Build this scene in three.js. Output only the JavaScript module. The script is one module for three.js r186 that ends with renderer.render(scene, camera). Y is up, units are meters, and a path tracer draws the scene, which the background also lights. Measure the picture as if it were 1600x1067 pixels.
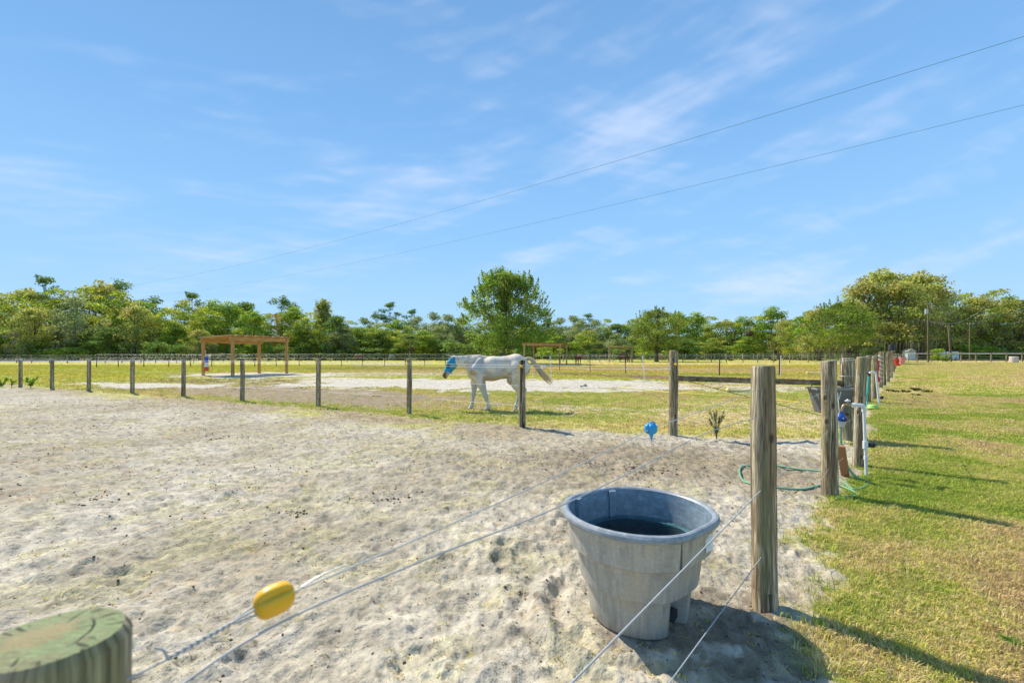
import * as THREE from 'three';
import { mergeGeometries, mergeVertices, toCreasedNormals } from 'three/addons/utils/BufferGeometryUtils.js';
import { MarchingCubes } from 'three/addons/objects/MarchingCubes.js';

// ---------------------------------------------------------------- camera, sky, sun, exposure
const scene = new THREE.Scene();
const EYE = 1.5;                                            // camera height above the sand
const camera = new THREE.PerspectiveCamera(73.76, 1600 / 1067, 0.05, 2500);
camera.position.set(0, EYE, 0);
camera.lookAt(0, EYE, -10);
camera.focus = 9; camera.userData.fStop = 4;
camera.setViewOffset(1600, 1067, 0, -19.5, 1600, 1067);     // lens shift: level camera, horizon a little below the middle

const renderer = new THREE.WebGLRenderer({ antialias: true });
renderer.toneMapping = THREE.LinearToneMapping;
renderer.toneMappingExposure = 1.48;
renderer.shadowMap.enabled = true;

const SUN_EL = 48 * Math.PI / 180, SUN_BEARING = -46.5 * Math.PI / 180;
const sunDir = new THREE.Vector3(Math.sin(SUN_BEARING) * Math.cos(SUN_EL), Math.sin(SUN_EL), -Math.cos(SUN_BEARING) * Math.cos(SUN_EL));
const sun = new THREE.DirectionalLight(0xfff3e2, 4.4);
sun.position.copy(sunDir).multiplyScalar(150);
sun.castShadow = true;
sun.shadow.mapSize.set(4096, 4096);
Object.assign(sun.shadow.camera, { left: -90, right: 90, top: 90, bottom: -90, near: 1, far: 400 });
scene.add(sun, sun.target);

// ---------------------------------------------------------------- random numbers and noise
function rng(seed) { let a = seed | 0; return () => { a = (a + 0x6d2b79f5) | 0; let t = Math.imul(a ^ (a >>> 15), 1 | a); t = (t + Math.imul(t ^ (t >>> 7), 61 | t)) ^ t; return ((t ^ (t >>> 14)) >>> 0) / 4294967296; }; }
const hash2 = (x, y, s = 0) => { let h = Math.imul(x | 0, 374761393) ^ Math.imul(y | 0, 668265263) ^ Math.imul(s | 0, 974634777); h = Math.imul(h ^ (h >>> 13), 1274126177); h ^= h >>> 16; return (h >>> 0) / 4294967296; };
const smooth = (t) => t * t * (3 - 2 * t), clamp = (v, a = 0, b = 1) => Math.min(b, Math.max(a, v)), lerp = (a, b, t) => a + (b - a) * t;
const sstep = (a, b, x) => smooth(clamp((x - a) / (b - a)));
function vnoise(x, y, s = 0) {
  const xi = Math.floor(x), yi = Math.floor(y), u = smooth(x - xi), v = smooth(y - yi);
  return lerp(lerp(hash2(xi, yi, s), hash2(xi + 1, yi, s), u), lerp(hash2(xi, yi + 1, s), hash2(xi + 1, yi + 1, s), u), v) * 2 - 1;
}
function fbm(x, y, oct = 4, s = 0) { let a = 0.5, t = 0; for (let i = 0; i < oct; i++) { t += a * vnoise(x, y, s + i * 17); x = x * 2.03 + 11.3; y = y * 2.03 - 7.1; a *= 0.5; } return t; }

// the sky: clear blue air, paler towards the horizon, with thin wisps of cirrus
{
  const W = 2048, H = 1024, data = new Float32Array(W * H * 4);
  const stops = [[-90, 0.22, 0.205, 0.165], [-3, 0.25, 0.27, 0.27], [0, 0.345, 0.53, 0.72], [5, 0.295, 0.495, 0.72], [14, 0.215, 0.42, 0.69], [26, 0.157, 0.335, 0.61], [38, 0.127, 0.275, 0.52], [60, 0.095, 0.22, 0.45], [90, 0.08, 0.205, 0.43]];
  // banks of cirrus: bearing, elevation, half width, half height (degrees), weight
  const banks = [[11, 26, 9, 5, 1], [-14, 18.5, 13, 3.6, .95], [-46, 13.5, 6, 2.5, .8], [-28, 22.5, 7, 1.6, .6], [29, 7, 10, 2.2, .9], [43, 9, 9, 2, .8], [24, 30, 9, 4, .4], [-33, 11, 9, 3, .6], [42, 22, 6, 3, .35], [6, 33, 14, 4, .3], [36, 32, 8, 4, .3], [-60, 30, 12, 5, .6], [70, 24, 14, 5, .7], [110, 40, 20, 8, .7], [-120, 35, 22, 8, .7], [170, 30, 25, 8, .7], [3, 12, 8, 1.4, .7], [-40, 5, 14, 2.5, .5], [12, 14, 7, 1.3, .5]];
  const air = (e) => { for (let i = 1; i < stops.length; i++) if (e <= stops[i][0]) { const a = stops[i - 1], b = stops[i], t = (e - a[0]) / (b[0] - a[0]); return [1, 2, 3].map((k) => lerp(a[k], b[k], t)); } return stops.at(-1).slice(1); };
  for (let j = 0; j < H; j++) {
    const el = (j + 0.5) / H * 180 - 90, base = air(el), er = el * Math.PI / 180;
    for (let i = 0; i < W; i++) {
      const phi = ((i + 0.5) / W - 0.25) * Math.PI * 2;      // 0 straight ahead, positive to the right
      let a = 0;
      if (el > 0.5) {
        const k = 1 / (Math.sin(er) + 0.06), cx = Math.sin(phi) * Math.cos(er) * k, cz = Math.cos(phi) * Math.cos(er) * k;   // cirrus sheet seen from below
        const u = cx * 0.92 + cz * 0.38, v = -cx * 0.38 + cz * 0.92;
        const warp = fbm(u * 0.9, v * 0.9, 3, 50);
        const wisp = fbm(u * 1.1 + warp * 0.8, v * 3.6 + warp * 1.6, 6, 5), fine = fbm(u * 5 + warp * 2, v * 17 + warp * 4, 4, 90);
        const pd = phi > Math.PI ? phi * 57.2958 - 360 : phi * 57.2958; let field = -.30; for (const q of banks) { let da = pd - q[0]; if (da > 180) da -= 360; if (da < -180) da += 360; da *= Math.cos(er); const tl = .2, x = (da * Math.cos(tl) + (el - q[1]) * Math.sin(tl)) / q[2], y = ((el - q[1]) * Math.cos(tl) - da * Math.sin(tl)) / q[3]; const w = x * x + y * y; if (w < 9) field = Math.max(field, -.30 + .62 * q[4] * Math.exp(-w * .7)); }
        const st = fbm(pd * .10 + el * .05 + warp * .5, el * .55 - pd * .13 + warp * .8, 6, 205); a = sstep(-.28, 0.95, st * .62 + wisp * .3 + 0.22 * fine + field) * sstep(0.5, 4, el) * 0.7;
      }
      const o = (j * W + i) * 4;
      data[o] = lerp(base[0], 0.54, a); data[o + 1] = lerp(base[1], 0.60, a); data[o + 2] = lerp(base[2], 0.74, a); data[o + 3] = 1;
    }
  }
  const sky = new THREE.DataTexture(data, W, H, THREE.RGBAFormat, THREE.FloatType);
  sky.mapping = THREE.EquirectangularReflectionMapping; sky.magFilter = sky.minFilter = THREE.LinearFilter; sky.wrapS = THREE.RepeatWrapping; sky.needsUpdate = true;
  scene.background = sky; scene.environment = sky;
}

// ---------------------------------------------------------------- helpers
const taken = new Map();
function numbered(name) { const n = taken.get(name) ?? 0; taken.set(name, n + 1); return n ? name + '_' + String(n).padStart(3, '0') : name; }
const V = (x, y, z) => new THREE.Vector3(x, y, z);
function shade(o) { o.traverse((m) => { if (m.isMesh) m.castShadow = m.receiveShadow = true; }); return o; }
function tag(o, label, category, group, kind) { o.userData.label = label; if (category) o.userData.category = category; if (group) o.userData.group = group; if (kind) o.userData.kind = kind; return o; }
function thing(name, label, category, pos = [0, 0, 0], turn = 0, group) {
  const o = new THREE.Group(); o.name = numbered(name); o.position.set(...pos); o.rotation.y = turn; scene.add(o);
  return tag(o, label, category, group);
}
function part(name, geo, mat, parent, world) {               // world: the geometry is given in place, the parent only stands at the thing's base
  if (world) { const p = V(0, 0, 0); for (let q = parent; q && q !== scene; q = q.parent) p.add(q.position); geo.translate(-p.x, -p.y, -p.z); }
  const m = new THREE.Mesh(geo, mat); m.name = name; m.castShadow = m.receiveShadow = true; parent.add(m); return m;
}
function solo(name, geo, mat, label, category, group, pos, turn = 0) {
  const m = new THREE.Mesh(geo, mat); m.name = numbered(name); m.castShadow = m.receiveShadow = true; if (pos) m.position.set(...pos); m.rotation.y = turn; scene.add(m);
  return tag(m, label, category, group);
}
function copyOf(src, label, pos, turn, scale, group) {
  const c = src.clone(); c.name = numbered(src.name.replace(/_\d{3}$/, '')); c.userData = { ...src.userData }; if (label) c.userData.label = label; if (group) c.userData.group = group;
  c.position.set(...pos); if (turn !== undefined) c.rotation.y = turn; if (scale) c.scale.set(...scale); scene.add(c); return c;
}
const lin = (r, g, b) => new THREE.Color().setRGB(r, g, b);
const std = (c, roughness = 0.8, extra = {}) => new THREE.MeshStandardMaterial({ color: Array.isArray(c) ? lin(...c) : c, roughness, ...extra });
function tube(points, r, seg = 24, radial = 6, closed = false) { return new THREE.TubeGeometry(new THREE.CatmullRomCurve3(points.map((p) => (p.isVector3 ? p : V(...p))), closed, 'centripetal'), seg, r, radial, closed); }
function bar(a, b, r, radial = 8, r2 = r) {                   // straight round bar from a to b
  const A = V(...a), Bv = V(...b), d = Bv.clone().sub(A), g = new THREE.CylinderGeometry(r2, r, d.length(), radial, 1);
  g.applyQuaternion(new THREE.Quaternion().setFromUnitVectors(V(0, 1, 0), d.clone().normalize())); g.translate((A.x + Bv.x) / 2, (A.y + Bv.y) / 2, (A.z + Bv.z) / 2); return g;
}
function beam(a, b, w, h) {                                   // squared timber, chamfered, from a to b
  const A = V(...a), Bv = V(...b), d = Bv.clone().sub(A), L = d.length(), c = Math.min(w, h) * 0.08, s = new THREE.Shape();
  s.moveTo(-w / 2 + c, -h / 2); s.lineTo(w / 2 - c, -h / 2); s.lineTo(w / 2, -h / 2 + c); s.lineTo(w / 2, h / 2 - c); s.lineTo(w / 2 - c, h / 2); s.lineTo(-w / 2 + c, h / 2); s.lineTo(-w / 2, h / 2 - c); s.lineTo(-w / 2, -h / 2 + c);
  const g = new THREE.ExtrudeGeometry(s, { depth: L, bevelEnabled: false });
  const z = d.clone().normalize(), up = Math.abs(z.y) > 0.95 ? V(1, 0, 0) : V(0, 1, 0), x = up.clone().cross(z).normalize(), y = z.clone().cross(x);
  g.applyMatrix4(new THREE.Matrix4().makeBasis(x, y, z).setPosition(A)); return g;
}
const plain = (g) => { const o = g.index ? g.toNonIndexed() : g; for (const k of Object.keys(o.attributes)) if (!['position', 'normal', 'uv'].includes(k)) o.deleteAttribute(k); return o; };
const merge = (list) => mergeGeometries(list.map(plain));
function noiseTexture(w, h, fn, srgb) {
  const d = new Uint8Array(w * h * 4);
  for (let j = 0; j < h; j++) for (let i = 0; i < w; i++) { const c = fn(i / w, j / h, i, j), o = (j * w + i) * 4; for (let k = 0; k < 3; k++) d[o + k] = clamp(Math.round((Array.isArray(c) ? c[k] : c) * 255), 0, 255); d[o + 3] = 255; }
  const t = new THREE.DataTexture(d, w, h); t.wrapS = t.wrapT = THREE.RepeatWrapping; t.magFilter = THREE.LinearFilter; t.minFilter = THREE.LinearMipmapLinearFilter; t.generateMipmaps = true;
  if (srgb) t.colorSpace = THREE.SRGBColorSpace; t.needsUpdate = true; return t;
}
// tileable fbm on the unit square
function tfbm(u, v, f, oct, s) { let a = 0.5, t = 0; for (let i = 0; i < oct; i++) { const n = f << i, x = u * n, y = v * n, xi = Math.floor(x), yi = Math.floor(y), p = smooth(x - xi), q = smooth(y - yi), m = (k) => ((k % n) + n) % n; t += a * (lerp(lerp(hash2(m(xi), m(yi), s + i), hash2(m(xi + 1), m(yi), s + i), p), lerp(hash2(m(xi), m(yi + 1), s + i), hash2(m(xi + 1), m(yi + 1), s + i), p), q) * 2 - 1); a *= 0.55; } return t; }

// ---------------------------------------------------------------- the ground: one sheet, sand paddock, lawn and meadow
// right fence: x of the line at a distance d ahead; cross fence: distance of the line at an x
const pw = (pts) => (t) => { let i = 1; while (i < pts.length - 1 && t > pts[i][0]) i++; const [a, p] = pts[i - 1], [b, q] = pts[i]; return p + (q - p) * (t - a) / (b - a); };
const fenceX = pw([[0.54, -0.56], [2.72, 1.5], [4.8, 3.35], [6.2, 4.75], [13.9, 10.9], [20, 16.2], [28.8, 24], [60, 51]]);
const lawnX = pw([[0.5, 1.25], [2.2, 1.45], [2.75, 1.66], [3.85, 2.5], [4.8, 3.4], [6.2, 4.8], [13.9, 10.9], [20, 16.2], [28.8, 24], [60, 51]]);   // edge of the grass
const crossD = pw([[-22.2, 21], [-11, 15.19], [0.22, 9.36], [2.95, 8.33], [5.8, 7.7]]);
const SAND = [.46, .41, .302], PALE = [.60, .555, .45], DIRT = [.31, .24, .14], DAMP_SHADE = [.18, .14, .095], GOLD = [.58, .43, .12], STRAW = [.58, .45, .24], GREEN = [.37, .41, .075], LIME = [.50, .49, .06], LEAFY = [.27, .36, .05], MULCH = [.22, .115, .055], OLIVE = [.47, .44, .13];
// patches of other soil or turf: x, distance, half length, half width, turn, colour, strength
const PATCH = [
  [14, 47, 20, 13, 0, GOLD, .85], [20, 43, 9, 5, 0, STRAW, .6], [30, 70, 40, 14, 0, GOLD, .5], [-12, 47, 10, 3.6, 0, DIRT, .62], [-8, 38, 9, 4.4, 0, STRAW, .75], [-10, 33, 12, 3, 0, PALE, .5],
  [2, 13.5, 8.5, 4.6, .1, OLIVE, .9], [3.4, 16.2, 6, 2.6, 0, GREEN, .5], [-2, 12.6, 3, 1.1, .46, OLIVE, .6],
  [-8.6, 17.3, 9.5, 3.1, .47, DIRT, 1], [-14, 24.5, 7, 2.5, .2, DIRT, .6], [-18.2, 33, 6.2, 4.2, .3, PALE, .9], [-17, 21.7, 5, 1.3, .3, PALE, .95],
  [-.5, 22.6, 12.5, 4.3, .16, PALE, 1], [-9, 27, 5, 1.6, .2, PALE, .8], [5.3, 10.4, 2.4, 1.7, .3, STRAW, .85], [1.6, 12.6, 1.3, .7, 0, STRAW, .7], [7.5, 13, 3.5, 1.5, .5, STRAW, .6],
  [9.9, 28.7, 9, 2.0, .755, MULCH, .95], [17.5, 32.5, 7, 1.8, .2, LEAFY, .8], [6, 36, 5, 1.5, .1, GREEN, .6], [10, 21, 4, 1.4, .3, STRAW, .5],
  [31, 29, 2.6, .9, 0, PALE, .85], [37, 27.5, 1.6, .7, 0, PALE, .8], [27, 29, 14, 5, 0, GOLD, .5],
];
const hit = (p, x, d, wob) => { const c = Math.cos(p[4]), s = Math.sin(p[4]), dx = x - p[0], dd = d - p[1], u = (dx * c - dd * s) / p[2], v = (dx * s + dd * c) / p[3]; return sstep(1.25, 0.72, Math.hypot(u, v) + wob) * p[6]; };
const mixIn = (c, k, w) => { for (let i = 0; i < 3; i++) c[i] = lerp(c[i], k[i], w); };
function zones(x, d) {                                       // how much lawn (right of the fence) and paddock sand there is here
  const n = fbm(x * 1.3, d * 1.3, 4, 3), edge = (x - lawnX(Math.max(d, 0.2))) * 0.74 + n * 0.35, lawn = sstep(-0.12, 0.3, edge);
  const over = d - crossD(x) + n * 0.5, beyond = sstep(-0.35, 0.35, over) * (1 - sstep(-0.3, 0.2, (x - fenceX(d)) * 0.7));
  return { lawn, beyond: (1 - lawn) * beyond, sand: (1 - lawn) * (1 - beyond), over };
}
function groundColor(x, d, out) {
  const z = zones(x, d), a = fbm(x * .55, d * .55, 4, 7), b = fbm(x * 2.1, d * 2.1, 4, 19), e = fbm(x * 8, d * 8, 3, 31), g = hash2(Math.round(x * 90), Math.round(d * 90), 5) - .5;
  const c = [...SAND];
  // sand: pale drifts, brown litter, a film of green in places, dark crumbs
  mixIn(c, PALE, sstep(-.15, .45, a + b * .6) * .55);
  mixIn(c, DIRT, sstep(.08, .45, b * .55 + e * .9 - a * .6) * .62); mixIn(c, [.34, .295, .205], sstep(.1, .4, fbm(x * .9 + 31, d * .9, 4, 87)) * .4);
  mixIn(c, OLIVE, sstep(.22, .5, fbm(x * 3.1 + 9, d * 3.1, 4, 77) + fbm(x * .4, d * .4, 2, 78) * .55) * .2);
  if (hash2(Math.floor(x * 38), Math.floor(d * 38), 9) < .018 + .05 * sstep(.1, .5, b)) mixIn(c, DAMP_SHADE, .7);
  mixIn(c, [.29, .235, .15], sstep(1.25, .5, Math.hypot((x - 2.2) / 2.4, (d - 6.3) / 1.35) + b * .6 + e * .3) * .8);
  mixIn(c, DAMP_SHADE, sstep(1.2, .5, Math.hypot((x - 1.25) / .75, (d - 2.4) / .5) + b * .6 + e * .5) * .8); mixIn(c, PALE, sstep(1.2, .6, Math.hypot((x - 1.3) / .8, (d - 2.4) / .55)) * sstep(.2, .36, fbm(x * 7 + 3, d * 7, 4, 93)) * .6);  // damp soil tone fitted to the tank shadow, so shade is painted in too
  const band = sstep(-1.9, -.3, z.over + b * .9) * sstep(1, -3, x - 1.5 + b * 2);
  mixIn(c, [.36, .28, .14], band * .75); mixIn(c, OLIVE, band * sstep(.05, .4, a + b * .5));
  if (z.beyond > 0) {
    const m = [...LIME]; mixIn(m, GOLD, sstep(-.2, .4, a + b * .5) * .55); mixIn(m, GREEN, sstep(.15, .5, b - a * .4) * .5);
    for (const p of PATCH) { const w = hit([p[0], p[1], p[2], p[3], p[4], 0, 1], x, d, (a * .5 + b * .45)) * p[6]; if (w > 0) mixIn(m, p[5], w); }
    mixIn(m, OLIVE, sstep(1.6, .2, z.over + b) * .5); mixIn(m, DIRT, sstep(.2, .55, e + b * .5) * .3);
    mixIn(c, m, z.beyond);
  }
  if (z.lawn > 0) {
    const m = [...OLIVE]; mixIn(m, GREEN, sstep(-.1, .35, b + a * .4) * .7 * sstep(34, 8, d)); mixIn(m, GOLD, sstep(8, 30, d) * (.55 + a * .6)); mixIn(m, STRAW, sstep(.1, .45, a + e * .3) * .55); mixIn(m, DIRT, sstep(.25, .5, e + b * .3) * .35);
    for (const p of PATCH.slice(-3)) mixIn(m, p[5], hit([p[0], p[1], p[2], p[3], p[4], 0, 1], x, d, b * .6) * p[6]);
    mixIn(c, m, z.lawn);
  }
  const grain = 1 + e * .42 + g * .2;
  out[0] = c[0] * grain; out[1] = c[1] * grain; out[2] = c[2] * grain; return z;
}
// trodden sand: hoofprints, heaps between them and fine crumbs
function relief(x, d, sand) {
  let h = fbm(x * .35, d * .35, 3, 41) * .05;
  if (d > 45) return h * .5;
  const near = sstep(26, 12, d), rough = .25 + .75 * sand;
  if (near <= 0) return h;
  h += near * rough * (fbm(x * 3.2, d * 3.2, 3, 43) * .042 + Math.abs(fbm(x * 6.5 + 2, d * 6.5, 3, 47)) * .034 + fbm(x * 15, d * 15, 3, 53) * .022 + (1 - Math.abs(fbm(x * 9 + 5, d * 9, 2, 59)) * 3) ** 3 * .008);
  { const tx = x - .735, td = d - 2.655, rr = Math.hypot(tx, td), side = sstep(.1, .4, (-tx * .8 - td * .6) / Math.max(rr, .01)); if (rr < 1) h += sand * side * (-.035 * Math.exp(-(((rr - .47) / .05) ** 2)) + .03 * Math.exp(-(((rr - .58) / .05) ** 2)) - .02 * Math.exp(-(((rr - .68) / .04) ** 2))); }   // a groove scraped round the tank
  const churn = .35 + 1.1 * sstep(-.3, .35, fbm(x * .6 + 4, d * .6, 3, 83));
  if (sand > .05) for (const [cell, seed] of [[.17, 61], [.29, 67]]) {
    const ci = Math.floor(x / cell), cj = Math.floor(d / cell);
    for (let i = ci - 1; i <= ci + 1; i++) for (let j = cj - 1; j <= cj + 1; j++) {
      if (hash2(i, j, seed + 1) > .62) continue;
      const px = (i + .2 + .6 * hash2(i, j, seed + 2)) * cell, pd = (j + .2 + .6 * hash2(i, j, seed + 3)) * cell, an = hash2(i, j, seed + 4) * 6.28, dx = x - px, dd = d - pd;
      const u = dx * Math.cos(an) + dd * Math.sin(an), v = -dx * Math.sin(an) + dd * Math.cos(an), R = cell * (.2 + .15 * hash2(i, j, seed + 5)), q = Math.hypot(u / R, v / (R * .82));
      if (q > 2.2) continue;
      const dep = (.008 + .024 * hash2(i, j, seed + 6) ** 2) * churn * (cell / .33);
      h += near * sand * dep * (-sstep(1.15, .45, q) * (1 + .5 * u / R) + .55 * Math.exp(-((q - 1.3) ** 2) * 9) * (.5 + .5 * hash2(i, j, seed + 7)) + .25 * Math.exp(-((u / R - .2) ** 2 + (v / R) ** 2) * 4));
    }
  }
  return lerp(-.004, h, sstep(.3, .46, Math.hypot(x - .735, d - 2.655)));
}
const groundY = (x, z) => relief(x, -z, zones(x, -z).sand);
{
  const cols = [], A = 53;
  for (let a = -180; a < -A; a += 7) cols.push(a);
  for (let i = 0, n = 720; i <= n; i++) cols.push(-A + 2 * A * i / n);
  for (let a = A + 7; a < 180; a += 7) cols.push(a);
  const rows = []; for (let i = 0; i <= 520; i++) rows.push(1.15 * Math.pow(62 / 1.15, i / 520)); for (const r of [70, 80, 95, 115, 140, 180, 250, 400, 700, 1200]) rows.push(r);
  const nc = cols.length, nr = rows.length, P = new Float32Array((nc * nr + 1) * 3), C = new Float32Array((nc * nr + 1) * 3), U = new Float32Array((nc * nr + 1) * 2), I = [], rgb = [0, 0, 0];
  for (let r = 0; r < nr; r++) for (let k = 0; k < nc; k++) {
    const an = cols[k] * Math.PI / 180, x = rows[r] * Math.sin(an), d = rows[r] * Math.cos(an), o = r * nc + k, z = groundColor(x, d, rgb);
    P.set([x, rows[r] > 60 ? 0 : relief(x, d, z.sand), -d], o * 3); C.set(rgb, o * 3); U.set([x / 1.6, d / 1.6], o * 2);
  }
  const mid = nc * nr; groundColor(0, 0.2, rgb); C.set(rgb, mid * 3);
  for (let k = 0; k < nc; k++) { const n = (k + 1) % nc; I.push(mid, n, k); for (let r = 0; r < nr - 1; r++) { const a = r * nc + k, b = r * nc + n, c = a + nc, e = b + nc; I.push(a, b, c, b, e, c); } }
  const g = new THREE.BufferGeometry(); g.setAttribute('position', new THREE.BufferAttribute(P, 3)); g.setAttribute('color', new THREE.BufferAttribute(C, 3)); g.setAttribute('uv', new THREE.BufferAttribute(U, 2)); g.setIndex(I); g.computeVertexNormals();
  const grain = noiseTexture(1024, 1024, (u, v, i, j) => .80 + tfbm(u, v, 24, 5, 3) * .34 + (hash2(i, j, 8) - .5) * .2 - (hash2(i >> 2, j >> 2, 12) < .015 + .05 * sstep(0, .4, tfbm(u, v, 5, 3, 71)) ? .42 : 0) - (hash2(i >> 3, j >> 3, 14) < .006 ? .4 : 0));
  const bump = noiseTexture(1024, 1024, (u, v, i, j) => .5 + tfbm(u, v, 16, 6, 21) * .34 + tfbm(u, v, 56, 4, 27) * .3);
  const m = new THREE.MeshStandardMaterial({ vertexColors: true, roughness: 1, map: grain, bumpMap: bump, bumpScale: .02 });
  const o = new THREE.Mesh(g, m); o.name = 'ground'; o.receiveShadow = o.castShadow = true; tag(o, 'trodden sand paddock, lawn strip and dry meadow', null, null, 'structure'); scene.add(o);
}

// ---------------------------------------------------------------- materials
const knots = (u, v) => { let rim = 0, core = 0; for (let i = 0; i < 9; i++) { let du = u - hash2(i, 3, 611); du -= Math.round(du); let dv = v - hash2(i, 5, 613); dv -= Math.round(dv); const q = Math.hypot(du / .045, dv / .022) * (1 + .3 * tfbm(u, v, 12, 3, 617)); core = Math.max(core, sstep(1, .35, q)); rim = Math.max(rim, Math.exp(-((q - 1.1) ** 2) * 6)); } return [rim - core, core]; };
const woodMap = noiseTexture(512, 1024, (u, v) => {           // weathered round timber: grey-olive with brown streaks, checks and knots
  const st = tfbm(u, v * .06, 32, 5, 101), br = tfbm(u, v, 4, 4, 131), fine = tfbm(u, v * .25, 64, 4, 151) + tfbm(u, v * .12, 160, 2, 161) * .8;
  let r = .60 + st * .38 + fine * .3, g = .555 + st * .36 + fine * .29, b = .46 + st * .31 + fine * .26;
  const k = sstep(.05, .4, br); r = lerp(r, .50, k * .4); g = lerp(g, .40, k * .4); b = lerp(b, .28, k * .4);
  const gr = sstep(.1, .45, tfbm(u, v, 5, 4, 171)); r = lerp(r, .50, gr * .5); g = lerp(g, .50, gr * .5); b = lerp(b, .33, gr * .5);
  const crack = sstep(.20, .34, tfbm(u, v * .10, 20, 3, 191)) * sstep(-.1, .2, tfbm(u, v, 3, 2, 195)), kn = knots(u, v), dk = kn[1] * .7; r = lerp(r, .24, dk); g = lerp(g, .19, dk); b = lerp(b, .14, dk); r *= 1 - .72 * crack; g *= 1 - .74 * crack; b *= 1 - .76 * crack;
  return [r, g, b];
}, true);
const woodBump = noiseTexture(512, 1024, (u, v) => .6 + tfbm(u, v * .06, 32, 5, 101) * .25 + tfbm(u, v * .25, 64, 4, 151) * .2 - .6 * sstep(.18, .34, tfbm(u, v * .10, 20, 3, 191)) * sstep(-.1, .2, tfbm(u, v, 3, 2, 195)) + knots(u, v)[0] * .3);
const endMap = noiseTexture(512, 512, (u, v) => {             // sawn end: rings, a check, lichen
  const x = u - .5, y = v - .5, r = Math.hypot(x, y) * 2, an = Math.atan2(y, x), n = tfbm(u, v, 6, 4, 201), ring = (Math.sin((r + n * .06) * 88) * .5 + .5) * .7 + (Math.sin(r * 190 + n * 9) * .5 + .5) * .3, saw = tfbm(u * .1, v, 120, 2, 209);
  let c = [.52 + ring * .07, .53 + ring * .06, .39 + ring * .05]; const li = sstep(-.1, .35, n + tfbm(u, v, 24, 3, 207) * .5); c = c.map((q, i) => lerp(q, [.53, .60, .42][i], li * .8));
  c = c.map((q) => q * (1 + saw * .16 + tfbm(u, v, 60, 3, 211) * .10)); const ray = sstep(.30, .42, tfbm((an / 6.2832 + 1) % 1, r * .04, 64, 2, 217)) * sstep(.3, .6, r); c = c.map((q) => q * (1 - ray * .45)); const core = sstep(.5, .1, r + n * .5); c = c.map((q, i) => lerp(q, [.66, .58, .42][i], core * .55));
  const crack = Math.max(Math.exp(-(((r - .62 - Math.sin(an * 2) * .04) / .014) ** 2)) * sstep(.9, .3, Math.abs(an + 0.4)), 0); c = c.map((q) => q * (1 - crack * .75));
  return c;
}, true);
const mWood = std([.92, .9, .86], .92, { map: woodMap, bumpMap: woodBump, bumpScale: .012 });
const mWoodPale = std([1, 1, .98], .92, { map: woodMap, bumpMap: woodBump, bumpScale: .006 });
const mWoodDark = std([.66, .6, .52], .95, { map: woodMap, bumpMap: woodBump, bumpScale: .008 });
const mEnd = std([.8, .8, .78], .95, { map: endMap, bumpMap: endMap, bumpScale: .006 });
const mLumber = std([.80, .52, .22], .8, { map: noiseTexture(256, 512, (u, v) => { const s = tfbm(u, v * .1, 16, 5, 301); return [.86 + s * .2, .80 + s * .22, .70 + s * .24]; }, true) });
const mWire = std([.62, .63, .62], .45, { metalness: .55 });
const mWireThin = std([.52, .53, .52], .5, { metalness: .4 });
const mWhiteTape = std([.80, .80, .76], .6);
const mYellow = std([.86, .46, .015], .34), mPaleYellow = std([.75, .62, .2], .5), mBlue = std([.015, .30, .62], .38), mBlack = std([.02, .02, .022], .55), mRust = std([.10, .06, .04], .85);
const mPvc = std([.74, .76, .78], .38), mBrass = std([.45, .30, .16], .4, { metalness: .6 }), mHose = std([.05, .30, .17], .45), mHosePale = std([.16, .36, .22], .5), mTeal = std([.03, .36, .30], .45);
const mRed = std([.55, .035, .02], .6), mPink = std([.70, .25, .22], .6), mOrangeBoard = std([.38, .19, .10], .85), mLime = std([.32, .62, .12], .45);

// ---------------------------------------------------------------- round posts
const rnd = rng(77);
function postGeo(x, z, r, h, seed, { lean = [0, 0], seg = 16, rings = 14, rough = .05, foot = 0, top } = {}) {   // in place; the foot goes into the ground
  const R = rng(seed), P = [], U = [], I = [], y0 = 0, u0 = R(), ph = R() * 9, cut = (R() - .5) * .02, v0 = R();
  const ys = [-.25]; for (let i = 0; i <= rings; i++) ys.push(i / rings * (h - .012)); ys.push(h);
  ys.forEach((y, j) => {
    for (let k = 0; k <= seg; k++) {
      const a = k / seg * Math.PI * 2, t = clamp(y / h), kk = k % seg;
      let q = r * (1 + foot * (1 - t) - .03 * t) * (1 + rough * fbm(Math.cos(a) * 1.4 + ph, Math.sin(a) * 1.4 + y * 2.6, 3, seed) * 2 + rough * .8 * vnoise(y * 3.1, ph, seed));
      if (j === ys.length - 1) q *= .9;
      const bx = vnoise(y * 1.3, ph, seed + 5) * .012 * t, bz = vnoise(y * 1.3, ph + 7, seed + 5) * .012 * t;
      P.push(x + Math.cos(a) * q + lean[0] * t + bx, y0 + y + (t > .9 ? Math.cos(a + ph) * cut : 0), z + Math.sin(a) * q + lean[1] * t + bz); U.push(u0 + k / seg, v0 + y / 1.7);
    }
  });
  const n = seg + 1; for (let j = 0; j < ys.length - 1; j++) for (let k = 0; k < seg; k++) { const a = j * n + k, b = a + n; I.push(a, b, a + 1, b, b + 1, a + 1); }
  if (!top) { const c = P.length / 3, last = (ys.length - 1) * n; P.push(x + lean[0], y0 + h + .004, z + lean[1]); U.push(u0, v0 + .3); for (let k = 0; k < seg; k++) I.push(last + k, c, last + k + 1); }
  const g = new THREE.BufferGeometry(); g.setAttribute('position', new THREE.Float32BufferAttribute(P, 3)); g.setAttribute('uv', new THREE.Float32BufferAttribute(U, 2)); g.setIndex(I);
  g.computeVertexNormals(); g.userData.top = [x + lean[0], y0 + h, z + lean[1]]; return g;
}
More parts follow.
